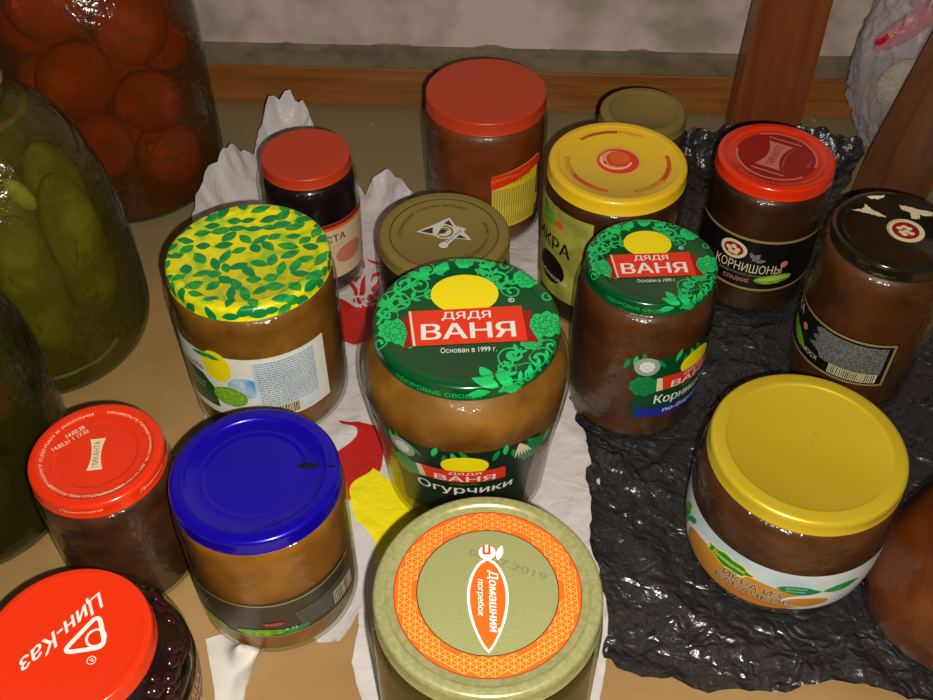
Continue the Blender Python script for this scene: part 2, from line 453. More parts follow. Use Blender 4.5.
def art_swirl_lid(R):
    A = Art(); O = mat('burnt_orange_print', (205, 85, 15), .35); P = mat('peach_print', (238, 160, 95), .4)
    for c in (1.9, 4.0, 6.05):
        A.arc(0, 0, R*.70, R*.76, O, 1, c-.42, c+.42, 20)
    for i, c in enumerate((PI*.48, PI*1.13, PI*1.75)):
        A.arc(0, 0, R*.69, R*.695, O, 1, c-.6, c+.6, 20); A.arc(0, 0, R*.765, R*.77, O, 1, c-.6, c+.6, 20)
        A.text('КОНСЕРВПРОДУКТ', 0, 0, R*.065, RED_D, 2, w=R*.82, bold=.0, arc=(R*.73, c, i == 0))
    A.ell(0, .02*R, R*.36, R*.36, mat('soft_orange_print', (236, 190, 20), .4), 1)
    A.ell(0, 0, R*.33, R*.33, P, 2); A.ell(0, 0, R*.30, R*.30, RED, 3)
    A.ell(-.03*R, .02*R, R*.235, R*.235, P, 4); A.ell(.03*R, .05*R, R*.19, R*.19, RED, 5)
    A.ell(.03*R, .07*R, R*.15, R*.15, ORANGE, 6)
    A.arc(-.02*R, .03*R, R*.2, R*.235, mat('pale_peach_print', (245, 200, 160), .4), 7, PI*.9, PI*1.9, 20)
    for q in (0, 1, 2): A.leaf((-.17+q*.07)*R, (-.1-q*.03)*R, .12*R, 1.9, .05*R, RED, 8)
    return A

def art_ribbon_lid(R, small=False):
    """red lid with thin ring, waisted plate and small print round the rim"""
    A = Art()
    if not small:
        A.ell(0, 0, R*.68, R*.68, RED_D, 1)
        A.arc(0, 0, R*.655, R*.69, PINKISH, 2, .55*PI, 1.32*PI, 40); A.arc(0, 0, R*.655, R*.69, PINKISH, 2, -.5*PI, .24*PI, 40)
        def pl(s, m, l, dx=0):
            L = []; W = .40*s; T = .235*s; Wm = .12*s
            for k in range(13):
                t = -1+2*k/12; L.append((t*W*R, (Wm+(T-Wm)*t*t)*R+dx))
            for k in range(13):
                t = 1-2*k/12; L.append((t*W*R, -(Wm+(T-Wm)*t*t)*R+dx))
            A.poly(L, m, l)
        pl(1.28, PINKISH, 3); pl(1.2, RED_D, 4); pl(.95, PINKISH, 5, .04*R)
        A.text('ПИКАНТО', 0, .04*R, R*.14, RED_D, 6, w=R*.6, bold=.03)
        A.text('Годен до', R*.02, -.56*R, R*.05, PINKISH, 3)
        A.text('СОХРАНЯЙТЕ ПРОДУКТ В ХОЛОДЕ', 0, 0, R*.05, PINKISH, 3, w=R*1.5, bold=0, arc=(R*.8, .25*PI, True))
        A.text('ПРОВЕРЬТЕ ГЕРМЕТИЧНОСТЬ', 0, 0, R*.05, PINKISH, 3, w=R*1.4, bold=0, arc=(R*.8, -.45*PI, False))
        A.text('ОТКРЫВАТЬ ПРИ ХЛОПКЕ', 0, 0, R*.05, PINKISH, 3, w=R*1.2, bold=0, arc=(R*.8, 1.05*PI, True))
    else:
        W, T, Wm = .3, .115, .07; L = []
        for k in range(9): t = -1+k/4; L.append((t*W*R, (Wm+(T-Wm)*t*t)*R))
        for k in range(9): t = 1-k/4; L.append((t*W*R, -(Wm+(T-Wm)*t*t)*R))
        A.poly(L, CREAM, 2); A.text('ПИКАНТА', 0, 0, R*.09, RED_D, 3, w=R*.5, bold=.02)
    return A

def art_small_red(R):
    A = art_ribbon_lid(R, True)
    A.text('14.02.20 1 17.32', .02*R, .50*R, R*.07, CREAM, 2, w=R*.62, bold=.02, rot=-.6)
    return A

def art_triangle_lid(R):
    A = Art()
    A.text('Цин-Каз', -.05*R, -.145*R, R*.24, WHITE, 2, w=R*1.2, bold=.04, shear=.45)
    P = [Vector((-.46, .02)), Vector((.14, .09)), Vector((-.23, .43))]; path = []
    for i in range(3):
        a, b, c = P[i-1], P[i], P[(i+1) % 3]
        A1 = b+(a-b).normalized()*.13; B1 = b+(c-b).normalized()*.13
        for k in range(7):
            t = k/6; v = A1*(1-t)**2+b*2*t*(1-t)+B1*t*t; path.append((v.x*R, v.y*R))
    path += path[:1]
    A.stroke(path, R*.055, WHITE, 2)
    A.arc(-.235*R, .25*R, R*.095, R*.125, WHITE, 3, n=24)
    A.arc(-.02*R, .44*R, R*.045, R*.055, WHITE, 3, n=16); A.text('R', -.02*R, .44*R, R*.05, WHITE, 3, bold=.01)
    return A

def art_emblem_lid(R):
    A = Art(); INK = mat('ink_on_gold', (50, 42, 12), .5); SIL = mat('silver_print', (205, 205, 195), .3)
    A.arc(0, 0, R*.815, R*.83, INK, 1)
    A.text('Отведай свою ягоду', 0, 0, R*.09, INK, 2, w=R*1.5, bold=.0, shear=.3, arc=(R*.66, PI*.68, True))
    A.text('Сохрани своё', 0, 0, R*.09, INK, 2, w=R*1.0, bold=.0, shear=.3, arc=(R*.66, -PI*.12, False))
    def tri(P, m, l): A.poly([(x*R, y*R) for x, y in P], m, l)
    tri([(-.42, .02), (.05, .33), (-.12, -.08)], SIL, 1); tri([(-.36, .03), (-.17, .13), (-.17, -.03)], INK, 2)
    tri([(-.05, .28), (.08, .36), (.2, .12), (.02, .12)], SIL, 1); tri([(.0, .22), (.07, .3), (.14, .14)], INK, 3)
    tri([(-.12, -.08), (.42, -.18), (.22, .16)], SIL, 1); tri([(.22, -.03), (.36, -.15), (.16, -.12)], INK, 2)
    A.arc(0.0, .02*R, R*.09, R*.17, SIL, 4, -PI*.75, PI*.6, 24); A.arc(0, .02*R, R*.11, R*.145, mat('gold_ink', (120, 105, 40), .4), 5, -PI*.7, PI*.55, 24)
    A.ell(-.02*R, .02*R, R*.05, R*.05, INK, 5)
    A.stroke([(.0, -.3*R), (.3*R, .1*R)], R*.09, SIL, 6); A.text('Мастер', .15*R, -.09*R, R*.07, INK, 7, w=R*.36, rot=.92)
    A.ell(.0, -.3*R, R*.07, R*.07, SIL, 6)
    return A

def art_ring_lid(R):
    A = Art(); YL = mat('pale_yellow_print', (236, 164, 74), .35); PANEL = mat('gold_sparkle_panel', (158, 162, 108), .35, metal=.3, col2=(188, 188, 120), nscale=1500, lo=.5, hi=.8, bump=.3, bscale=1500)
    r0, r1 = .615*R, .81*R
    A.ell(0, 0, r0, r0, PANEL, 1, n=96)
    A.arc(0, 0, r0, r1, ORANGE, 1, n=120)
    A.arc(0, 0, r0-.25, r0+.15, BLACK, 2, n=120); A.arc(0, 0, r1-.1, r1+.3, RED_D, 2, n=120)
    a = 2.9; hx = a*math.sqrt(3)
    seen = set()
    for i in range(-18, 19):
        for j in range(-18, 19):
            cx = (i+(j % 2)/2)*hx; cy = j*1.5*a
            for k in range(6):
                an = PI/6+k*PI/3; p = (cx+a*math.cos(an), cy+a*math.sin(an)); an2 = an+PI/3; q = (cx+a*math.cos(an2), cy+a*math.sin(an2))
                segs = [(p, q, .35), ((cx, cy), p, .35)] if True else []
                for u, v, w in segs:
                    key = (round((u[0]+v[0])*5), round((u[1]+v[1])*5))
                    if key in seen: continue
                    if r0+.2 < math.hypot(*u) < r1-.1 and r0+.2 < math.hypot(*v) < r1-.1:
                        seen.add(key); A.stroke([u, v], w, YL, 2)
    # leaf-shaped badge with two vertical words
    def badge(gx, m, l, sh=0):
        pts = []
        for k in range(21):
            t = k/20; y = .30-.86*t; w = (.155+gx)*math.sin(PI*min(1, t**.8))**.75 if 0 < t < 1 else 0
            pts.append((w, y+sh*(1-2*t)))
        P = [(x*R, y*R) for x, y in pts]+[(-x*R, y*R) for x, y in pts[-2:0:-1]]
        A.poly(P, m, l)
    badge(.025, WHITE, 3, .03); badge(0, ORANGE, 4)
    A.text('Домашний', .045*R, -.1*R, R*.10, WHITE, 5, w=R*.6, rot=-PI/2, bold=.045, shear=.2)
    A.text('погребок', -.065*R, -.07*R, R*.07, WHITE, 5, w=R*.36, rot=-PI/2, bold=.04, shear=.2)
    A.ell(0, .38*R, .075*R, .075*R, WHITE, 5); A.leaf(.09*R, .3*R, .16*R, 1.3, .06*R, WHITE, 4)
    A.rect(-.04*R, .36*R, .03*R, .46*R, RED, 6); A.rect(-.02*R, .38*R, .01*R, .46*R, WHITE, 7)
    INK = mat('stamped_ink', (115, 118, 85), .6)
    A.text('08.07.2019', .18*R, .26*R, R*.07, INK, 2, w=R*.72, rot=-.38, bold=.0)
    return A

def art_black_lid(R):
    A = Art(); rng = random.Random(3)
    A.ell(.12*R, 0, .29*R, .29*R, CREAM, 2); A.ell(.12*R, 0, .21*R, .21*R, RED_D, 3)
    for x, y in ((.02, .05), (.1, .09), (.17, .05), (.04, -.05), (.12, -.02), (.19, -.07), (.08, -.1)):
        A.ell((x+.01)*R, y*R, .05*R, .04*R, CREAM, 4, n=14)
    A.text('домашние рецепты', .1*R, 0, .035*R, BLACK, 3, w=.6*R, bold=0, arc=(.25*R, PI*.85, True))
    def blot(pts, seed):
        rg = random.Random(seed); out = []
        for i in range(len(pts)):
            a = Vector(pts[i]); b = Vector(pts[(i+1) % len(pts)])
            for k in range(4):
                v = a.lerp(b, k/4); out.append(((v.x+rg.uniform(-.015, .015))*R, (v.y+rg.uniform(-.015, .015))*R))
        A.poly(out, CREAM, 2)
    blot([(-.68, .42), (-.5, .47), (-.42, .6), (-.35, .5), (-.12, .32), (-.2, .3), (-.42, .36)], 1)
    blot([(-.4, .78), (-.1, .86), (-.2, .76)], 5)
    blot([(.1, .66), (.3, .62), (.62, .52), (.6, .42), (.4, .44), (.38, .32), (.26, .32), (.26, .46), (.12, .56)], 2)
    return A

def stamp_art(R):
    A = Art(); INK = mat('faint_ink', (165, 145, 35), .6)
    A.text('13.08.19', .03*R, .02*R, R*.06, INK, 1, w=R*.34, rot=1.0, bold=0); A.text('0217', -.06*R, -.02*R, R*.06, INK, 1, w=R*.2, rot=1.0, bold=0)
    return A

def art_blue(R):
    A = Art(); rng = random.Random(2); out = []
    for k in range(24):
        a = 2*PI*k/24; out.append((.6*R+.14*R*math.cos(a)*rng.uniform(.8, 1.1), .12*R+.04*R*math.sin(a)*rng.uniform(.6, 1.2)))
    A.poly(out, BLACK, 1); A.ell(.9*R, .08*R, .05*R, .02*R, BLACK, 1)
    return A

def fine_print(A, x0, z0, x1, z1, m, layer=3, seed=0, step=2.0):
    rg = random.Random(seed); z = z1
    while z > z0:
        x = x0
        while x < x1:
            w = rg.uniform(.8, 3.4); A.rect(x, z-.75, min(x+w, x1), z-.1, m, layer); x += w+.6
        z -= step

def barcode(A, x0, z0, x1, z1, layer=3, seed=0):
    rg = random.Random(seed); A.rect(x0, z0, x1, z1, CREAM, layer); x = x0+.5
    while x < x1-.8:
        w = rg.choice((.3, .45, .7)); A.rect(x, z0+.4, x+w, z1-.4, BLACK, layer+1); x += w+rg.choice((.35, .6))

# ---- lid materials
L_GREEN = mat('green_lid_paint', (3, 74, 34), .22, coat=.35)
L_RED = mat('bright_red_lid_paint', (226, 50, 14), .22, coat=.5)
L_RED2 = mat('plastic_red_lid', (192, 60, 26), .35)
L_YEL = mat('yellow_lid_paint', (232, 190, 30), .3, coat=.3)
L_YEL2 = mat('brassy_yellow_lid_paint', (214, 186, 42), .3, metal=.35, coat=.2)
L_BLUE = mat('blue_metallic_lid_paint', (20, 4, 175), .22, metal=.35, coat=.5)
L_BLACK = mat('black_lid_paint', (12, 12, 13), .14, coat=.6, col2=(34, 31, 18), nscale=30)
L_GOLD = mat('dull_gold_lid_metal', (140, 122, 60), .34, metal=.3)
L_GOLD2 = mat('olive_gold_lid_metal', (172, 172, 118), .26, metal=.35, col2=(156, 158, 104), nscale=400)
L_LEAF = mat('yellow_leaf_lid_paint', (240, 228, 12), .3, coat=.3, col2=(160, 205, 30), nscale=110, lo=.45, hi=.62)

JARS = []
def jar(kind, label, x, y, R, H, pts, fill, fm, lid_m, art=None, rot=0, group=None, z=1.2, gl=None, lidkw=None, inset=2.0, cat='jar'):
    t = empty(kind, x, y, z, label, cat, group)
    pts = lift(pts); fill += D; H += D
    make_body(t, pts, gl or GLASS)
    if fm: make_fill(t, pts, fill, fm, inset)
    make_lid(t, R, H, lid_m, art, math.radians(rot), **(lidkw or {}))
    JARS.append((x, y, max(p[0] for p in pts)))
    return t

M_HONEY = puree('honey_coloured_puree', (154, 100, 32), (106, 62, 14))
M_AMBER = puree('amber_puree', (170, 108, 34), (122, 68, 18))
M_BROWN = puree('brown_puree', (100, 52, 22), (64, 30, 10))
M_DARKB = puree('dark_brown_puree', (74, 36, 13), (42, 19, 7))
M_REDB = puree('red_brown_puree', (134, 62, 20), (92, 38, 10))
M_PLUM = mat('dark_plum_jam', (26, 12, 20), .3, coat=.3)
M_MURK = puree('murky_brown_preserve', (92, 50, 30), (50, 24, 14), 60)
M_OLIVE = puree('olive_preserve', (96, 82, 40), (60, 50, 20))

# A: leafy lid, lemon label
p = jar_pts(48, 105, 50, sh=.8)
A = Art()
A.ell(-21, 58, 9.5, 13, YELLOW, 2); A.leaf(-38, 64, 15, .1, 4, LEAF_G, 3); A.leaf(-30, 66, 13, -.1, 4, LEAF_G, 3)
A.ell(-6, 42, 10, 9, SKY, 1)
A.text('nelle', -38, 52.5, 5, BLACK, 3, w=13, bold=.02)
A.poly([(-55, 20), (-25, 20), (-26, 38), (-33, 47), (-50, 50), (-55, 48)], GREEN_D, 3); A.text('лимонный', -40, 38, 2.2, CREAM, 4); A.text('десерт', -38, 34, 2.2, CREAM, 4)
A.ell(-16, 33, 11, 8.5, LIME, 4); A.ell(-16, 33, 9.6, 7.2, mat('lime_flesh_print', (150, 195, 60), .4, col2=(110, 165, 30), nscale=500), 5)
A.rect(1, 16, 40, 64, PALE, 2); fine_print(A, 3, 26, 39, 63, GREY, 3, 1, 1.9)
barcode(A, 6, 16, 26, 25, 3, 4)
t = jar('leafy_lid_jar', 'amber puree jar with a yellow lid covered in green leaves and a lemon label', -128, 459, 48, 105, p, 97, M_HONEY, L_LEAF, art_leafy_lid(48), 0, cat='jar')
make_label(t, p, 14, 67, -185, -33, mat('cream_paper_label', (228, 228, 215), .5), A, face=-88)

# B: red plastic lid, dark jam
p = [(0, .4), (32, .4, 5), (33, 30), (33.5, 60)] + shoulder(33.5, 27.8, 84, 15) + [(27.4, 92)]
A = Art(); A.text('ПАСТА', 0, 44, 6, BLACK, 3, w=26, bold=.03); A.text('СЛАДКАЯ С СЛИВОЙ', 0, 37.5, 2.2, GREY, 3, w=22)
A.rect(-40, 51.5, 40, 54, ORANGE, 1); A.rect(-40, 54, 40, 57, RED_D, 1); A.ell(-8, 29, 8, 4, LIME, 2); A.ell(16, 27, 12, 8, PINKISH, 1)
t = jar('jam_jar', 'small dark jam jar with a plain flat red lid behind the leafy lid jar', -108, 574, 30, 94, p, 82, M_PLUM, L_RED2, lidkw=dict(flat=True, skirt=9))
make_label(t, p, 8, 57, -135, -10, mat('beige_paper_label', (214, 188, 150), .5), A, face=-66)

# C: big red plastic lid
p = [(0, .4), (43, .4, 6), (44.5, 25), (45, 60)] + shoulder(45, 40, 89, 12) + [(40, 98)]
A = Art(); A.rect(-20, 20, 22, 30, YELLOW, 1)
for k in range(22): A.rect(-19.5+k*1.9, 12, -18.6+k*1.9, 46, GOLD_P, 2)
A.poly([(-20, 46), (22, 58), (22, 66), (-20, 58)], RED, 3); A.stroke([(-20, 53.5), (-8, 56.5), (2, 56), (10, 60)], 2.2, ORANGE, 4, .8)
A.text('Вкусно', 4, 52, 4, RED_D, 4, w=16, shear=.3, rot=.25)
t = jar('tomato_paste_jar', 'large red brown sauce jar with a plain red lid standing nearest the wall skirting', 14, 641, 43, 101, p, 94, M_REDB, L_RED2, lidkw=dict(flat=True, skirt=11))
make_label(t, p, 10, 58, -85, -35, mat('yellow_paper_label', (232, 205, 20), .5), A, face=-60, top=lambda q: q*8)

# D: dull gold lid with emblem
t = jar('emblem_lid_jar', 'jar with dull gold lid printed with a silver star emblem', -14, 497, 41, 90, jar_pts(41, 90, 41.5), 80, M_OLIVE, L_GOLD, art_emblem_lid(41), 0, gl=GLASS_G, lidkw=dict(panel=.85))

# E: large green floral lid
p = [(0, .4), (47, .4, 8), (50, 30, 20), (56, 66, 18), (58.5, 92, 14), (52, 103, 6), (47, 109, 2), (47, 118)]
def uncle_label(word, sub=None, w=44, zc=60):
    A = Art()
    for k in range(16):
        A.leaf(-46+k*6, zc+11+(k % 3)*3, 10, 1.3+(k % 5)*.25, 3, GREEN_L if k % 2 else GREEN_M, 1)
    A.flower(-33, zc-2, 9, GREEN_M, GREEN_D, 1); A.flower(36, zc+12, 9, GREEN_M, GREEN_D, 1)
    A.ell(-33, zc+15, 7.5, 7.5, mat('seal_grey_print', (150, 165, 150), .4), 2); A.flower(-33, zc+15, 4.5, WHITE, GREY, 3)
    A.ell(0, zc+11, 12, 9, YELLOW, 3)
    A.poly([(-23, zc+6), (21, zc+6), (22, zc-6), (-21, zc-6)], RED, 5); A.poly([(-26, zc+5), (-22, zc+5), (-20, zc-6), (-25, zc-7)], CREAM, 4)
    A.text('ДЯДЯ', 0, zc+3.2, 3, WHITE, 6, w=17, bold=.03); A.text('ВАНЯ', 0, zc-2.4, 5.6, WHITE, 6, w=32, bold=.05)
    A.text('Основан в 1999 г.', 0, zc-8.2, 1.5, LIME, 6)
    A.text(word, 0, zc-15.5, 10, WHITE, 6, w=w, bold=.03)
    return A
A = uncle_label('Огурчики', w=54, zc=56)
for k in range(6): A.leaf(26+k*2, 66, 14, 1.5+k*.12, 1.2, CREAM, 3)
t = jar('pickle_jar', 'largest green floral lid jar with red ribbon, amber contents, in the middle of the group', 0, 388, 49.5, 121, p, 110, M_HONEY, L_GREEN, art_uncle_lid(49.5), 3, cat='jar')
make_label(t, p, 12, 80, -135, -48, mat('green_black_label', (8, 38, 20), .35), A, face=-91)

# F: yellow lid with orange swirl
p = jar_pts(45, 105, 46.5, sh=.8)
A = Art(); A.text('ИКРА', -5, 56, 11, BLACK, 3, w=36, bold=.05); A.ell(-12, 74, 12, 6, LIME, 2); A.leaf(-10, 75, 12, 2.4, 6, LEAF_G, 3); A.ell(2, 74, 4, 3, ORANGE, 3)
A.ell(-4, 34, 14, 12, BLACK, 2); A.text('кабачковая', -2, 28, 4, CREAM, 3, w=30)
t = jar('caviar_jar', 'dark brown puree jar with a glossy yellow lid bearing an orange swirl', 98, 551, 45, 105, p, 95, M_DARKB, L_YEL, art_swirl_lid(45), 0, lidkw=dict(panel=.88, skirt=11))
make_label(t, p, 12, 86, -212, -112, mat('khaki_yellow_label', (176, 172, 62), .5, col2=(140, 140, 60), nscale=60), A, face=-146)

# G: small gold lid at the back
t = jar('gold_lid_jar', 'small jar with a plain dull gold lid tucked behind the yellow swirl lid', 127, 637, 31, 87, jar_pts(31, 87, 32), 78, M_OLIVE, L_GOLD, lidkw=dict(panel=.8, drop=1.5), gl=GLASS_G)

# H: red lid with ribbon plate
def black_label(word, sub, seed=0):
    A = Art()
    A.ell(-24, 46, 9.5, 7.5, CREAM, 3); A.ell(-24, 46, 7, 5.3, RED_D, 4)
    for x, z in ((-27.5, 46), (-24, 48), (-21, 46), (-25.5, 43.5), (-22, 43.5)): A.ell(x, z, 2, 1.7, CREAM, 5, n=12)
    A.leaf(-10, 40, 8, 1.0, 4, GREY, 3); A.leaf(-8, 40, 7, .2, 3, GREY, 3); A.leaf(-9, 42, 6, 2.2, 3, GREY, 3)
    A.text(word, -12, 33.5, 7.5, CREAM, 4, w=46, bold=.015); A.text(sub, -14, 27, 2.6, GREY, 4, w=34)
    A.text('СЛАДКИЕ', -18, 22, 4, PINKISH, 4, w=18, bold=.03)
    A.ell(12, 38, 2.6, 2.6, PINKISH, 3); A.ell(7, 25, 13, 4, LIME, 5, .1); A.ell(7, 25.6, 11, 2, mat('cut_gherkin_print', (175, 200, 80), .4), 6, .1)
    return A
p = jar_pts(38.5, 99, 40, sh=.84)
A = black_label('КОРНИШОНЫ', 'маринованные')
for s_ in (-1, 1):
    pass
A.stroke([(x, 57.2-0*x) for x in range(-60, 62, 4)], 2.0, GOLD_P, 3)
A.stroke([(x, 15+.0018*(x+4)**2) for x in range(-52, 42, 4)], 1.8, GOLD_P, 3)
t = jar('gherkin_jar', 'brown jar with a bright red lid and black label in front of the wooden leg', 205, 565, 38.5, 99, p, 90, M_DARKB, L_RED, art_ribbon_lid(38.5), 60)
make_label(t, p, 14, 58, -180, -28, mat('black_gold_label', (18, 16, 14), .3), A, face=-93, bot=lambda q: 10*abs(2*q-1)**3)

# I: black lid
p = jar_pts(37.4, 111, 40, base=38.5, sh=.82)
A = Art(); A.text('КА', -42, 46, 6, CREAM, 3, w=11); A.ell(-30, 39, 2.6, 2.6, PINKISH, 3); A.ell(-37, 29, 12, 4.5, LIME, 4, -.4)
rg = random.Random(8)
pts = [(-22+rg.uniform(-1.5, 1.5), 50-k*3.2) if k % 2 else (-16+rg.uniform(-1.5, 1.5), 50-k*3.2) for k in range(7)]
A.poly([(26, 50)]+pts+[(-12, 27), (26, 27)], mat('silver_scratch_panel', (118, 120, 112), .4, col2=(80, 82, 76), nscale=700), 2)
A.text('МОСХ', -20, 24.5, 3.6, CREAM, 3, w=13); barcode(A, -5, 19.5, 25, 27, 3, 3)
for z in (52.5, 17.5): A.stroke([(x, z) for x in range(-60, 30, 3)]+[(29, z)], 1.7, GOLD_P, 3)
A.stroke([(29.5, 17), (29.5, 53)], 1.7, GOLD_P, 3)
t = jar('black_lid_jar', 'brown jar with a chipped glossy black lid and round red emblem', 255, 474, 37.4, 111, p, 100, M_BROWN, L_BLACK, art_black_lid(37.4), -8)
make_label(t, p, 16, 54, -215, -80, mat('black_gold_label_wrap', (20, 18, 15), .3), A, face=-125)

# J: green floral lid, slim
p = [(0, .4), (39.5, .4, 4), (41, 25, 15), (42, 55, 15)] + shoulder(41.6, 35.8, 95.5, 14) + [(35.6, 104)]
A = Art()
B = uncle_label('Корнишоны', w=50, zc=46)
A.v, A.f, A.mats = B.v, B.f, B.mats
A.rect(-36, 15, 44, 23.5, BLUE, 5); A.text('по-берлински', 4, 19.5, 5, WHITE, 6, w=44, bold=.03)
t = jar('pickle_jar', 'smaller green floral lid jar with red ribbon and brown contents, on the black bag', 107, 451, 38.1, 107, p, 95, M_BROWN, L_GREEN, art_uncle_lid(38.1), 2, cat='jar')
make_label(t, p, 15, 68, -100, 6, mat('green_label', (8, 70, 36), .35), A, face=-47, top=lambda q: -6*(1-min(1, q*5)))

# K: wide brassy yellow lid
p = [(0, .4), (48, .4, 9), (53, 18, 10), (53, 50)] + shoulder(53, 47.4, 73, 11) + [(47.2, 81)]
A = Art()
A.ell(-12, 17, 44, 13, TAN_P, 1); A.arc(-26, 17, 15, 17.5, WHITE, 2, .2*PI, PI*1.1, 30, sx=1.5, sy=.9)
A.ell(32, 18, 15, 7, WHITE, 2); A.ell(30, 17, 12, 5, TAN_P, 3); A.leaf(12, 29, 24, -.05, 7, GREEN_M, 2); A.leaf(36, 28, 22, .05, 7, LEAF_G, 2)
A.leaf(-52, 22, 16, .9, 5, LEAF_G, 2); A.leaf(-60, 24, 16, .9, 5, LIME, 2); A.ell(-52, 19, 7, 6, LIME, 1); A.leaf(-64, 14, 22, .9, 6, LEAF_G, 1)
def cloud(cx, cz, sx, sz, m, l):
    pts = []
    for k in range(60):
        a = 2*PI*k/60; q = 1+.1*math.cos(7*a)
        pts.append((cx+sx*math.copysign(abs(math.cos(a))**1.2, math.cos(a))*q, cz+sz*math.sin(a)*q))
    A.poly(pts, m, l)
cloud(-15, 31, 14.5, 5.6, YELLOW, 4); cloud(-15, 31, 13.2, 4.6, GREEN_M, 5); A.text('Домашнее', -15, 31, 4, YELLOW, 6, w=20, bold=.03)
A.ell(22, 29.5, 9, 3.4, GREEN_M, 4); A.text('ДЛЯ ВСЕХ', 22, 30.6, 1.7, PALE, 5, w=11); A.text('Полезно', 22, 28.2, 1.7, PALE, 5, w=10)
OUT = mat('grey_green_print', (60, 80, 70), .4)
for dx, dz, m_, l in ((0, 0, WHITE, 5), (0, 0, OUT, 6)):
    A.text('ИКРА ИЗ', 0, 22.4, 5.6, m_, l, w=32, bold=.09 if l == 5 else .03); A.text('КАБАЧКОВ', 1, 15.6, 5.6, m_, l, w=42, bold=.09 if l == 5 else .03)
A.text('ПО-ДОМАШНЕМУ', 4, 11, 2.6, RED, 6, w=32, bold=.03)
t = jar('squash_caviar_jar', 'wide low brown puree jar with a plain yellow lid and vegetable label', 176, 333, 50.1, 84, p, 76, M_BROWN, L_YEL2, stamp_art(50), 0, cat='jar', lidkw=dict(panel=.84, drop=1.2, skirt=10), z=2)
make_label(t, p, 8, 43, -210, -20, mat('pale_blue_label', (186, 206, 222), .45, col2=(214, 226, 230), nscale=25), A, face=-120)

# L: front gold lid
t = jar('ring_lid_jar', 'nearest jar with a wide gold lid, orange patterned ring and leaf badge', 9, 230, 49, 115, jar_pts(49, 115, 50.5, sh=.84), 104, M_OLIVE, L_GOLD2, art_ring_lid(49), 0, gl=GLASS_G, lidkw=dict(panel=.9, drop=1.2, skirt=11))

# M: blue lid
p = jar_pts(42, 94, 43.5, sh=.84, neck=10)
A = Art()
A.text('КВИК', -44, 28, 8, GREY, 2, w=20, rot=0, bold=.03); A.ell(-34, 13, 10, 3, LIME, 3); A.ell(-6, 15, 13, 3.2, LIME, 3, .05); A.ell(10, 14.5, 10, 2.6, GREEN_M, 3)
A.rect(-4, 21.5, 7, 24.5, RED_D, 3); A.text('500', 1.5, 23, 2.2, PINKISH, 4, w=8); A.text('6 Ц', 10, 16.5, 3, CREAM, 4, w=6)
A.poly([(13, 30), (50, 34), (50, 16), (16, 15)], mat('grey_fine_print_panel', (92, 92, 84), .5, col2=(64, 64, 58), nscale=900), 2); barcode(A, 36, 15, 52, 27, 3, 5)
A.stroke([(x, 41+.0014*max(0, x)**2) for x in range(-66, 56, 3)], 1.2, GOLD_P, 3); A.stroke([(x, 11.2) for x in range(-66, 56, 3)], .8, GOLD_P, 3)
t = jar('blue_lid_jar', 'amber puree jar with a scuffed dark blue metallic lid', -104, 308, 42, 94, p, 87, M_AMBER, L_BLUE, art_blue(42), 0, lidkw=dict(panel=.83, drop=1.4, ring=.6))
make_label(t, p, 10, 42, -190, -22, mat('smoky_clear_label', (58, 52, 40), .35), A, face=-85, top=lambda q: max(0, q-.5)*9)

# N: small red lid
p = jar_pts(34.1, 85, 36, sh=.8)
def rim_text(A, R):
    A.text('ПРОВЕРЬТЕ ГЕРМЕТИЧНОСТЬ. ДО ОТКРЫВАНИЯ', 0, 0, R*.055, CREAM, 2, w=R*2.3, bold=.01, arc=(R*.80, .05*PI, True))
    A.text('ХЛОПОК ПРИ ОТКРЫВАНИИ', 0, 0, R*.055, CREAM, 2, w=R*1.2, bold=.01, arc=(R*.80, -.5*PI, False))
    A.text('ПРОДУКТ СДЕЛАН В РОССИИ', 0, 0, R*.055, CREAM, 2, w=R*1.8, bold=.01, arc=(R*.80, .95*PI, True))
    A.text('Приятного', 0, 0, R*.07, CREAM, 2, w=R*.7, bold=.01, shear=.4, arc=(R*1.1, -.5*PI, False))
    A.text('Приятного', 0, 0, R*.07, CREAM, 2, w=R*.6, bold=.01, shear=.4, arc=(R*1.1, -.13*PI, False))
AA = Art(); B = Art(); B0 = art_ribbon_lid(34, True); c_, s_ = math.cos(1.72), math.sin(1.72)
AA.mats = B0.mats; AA.v = [(x*c_-y*s_, x*s_+y*c_, l) for x, y, l in B0.v]; AA.f = B0.f
AA.text('14.02.20', -14.5, 14.5, 2.4, CREAM, 2, w=10, bold=.03, rot=.72); AA.text('14.02.21 1 17:32', -15.5, 9, 2.4, CREAM, 2, w=20, bold=.03, rot=.72)
rim_text(AA, 34)
t = jar('small_preserve_jar', 'small murky brown jar with a red lid printed with white text round its rim', -189, 327, 34.1, 85, p, 76, M_MURK, L_RED, AA, 0, lidkw=dict(panel=.85, ring=.62))

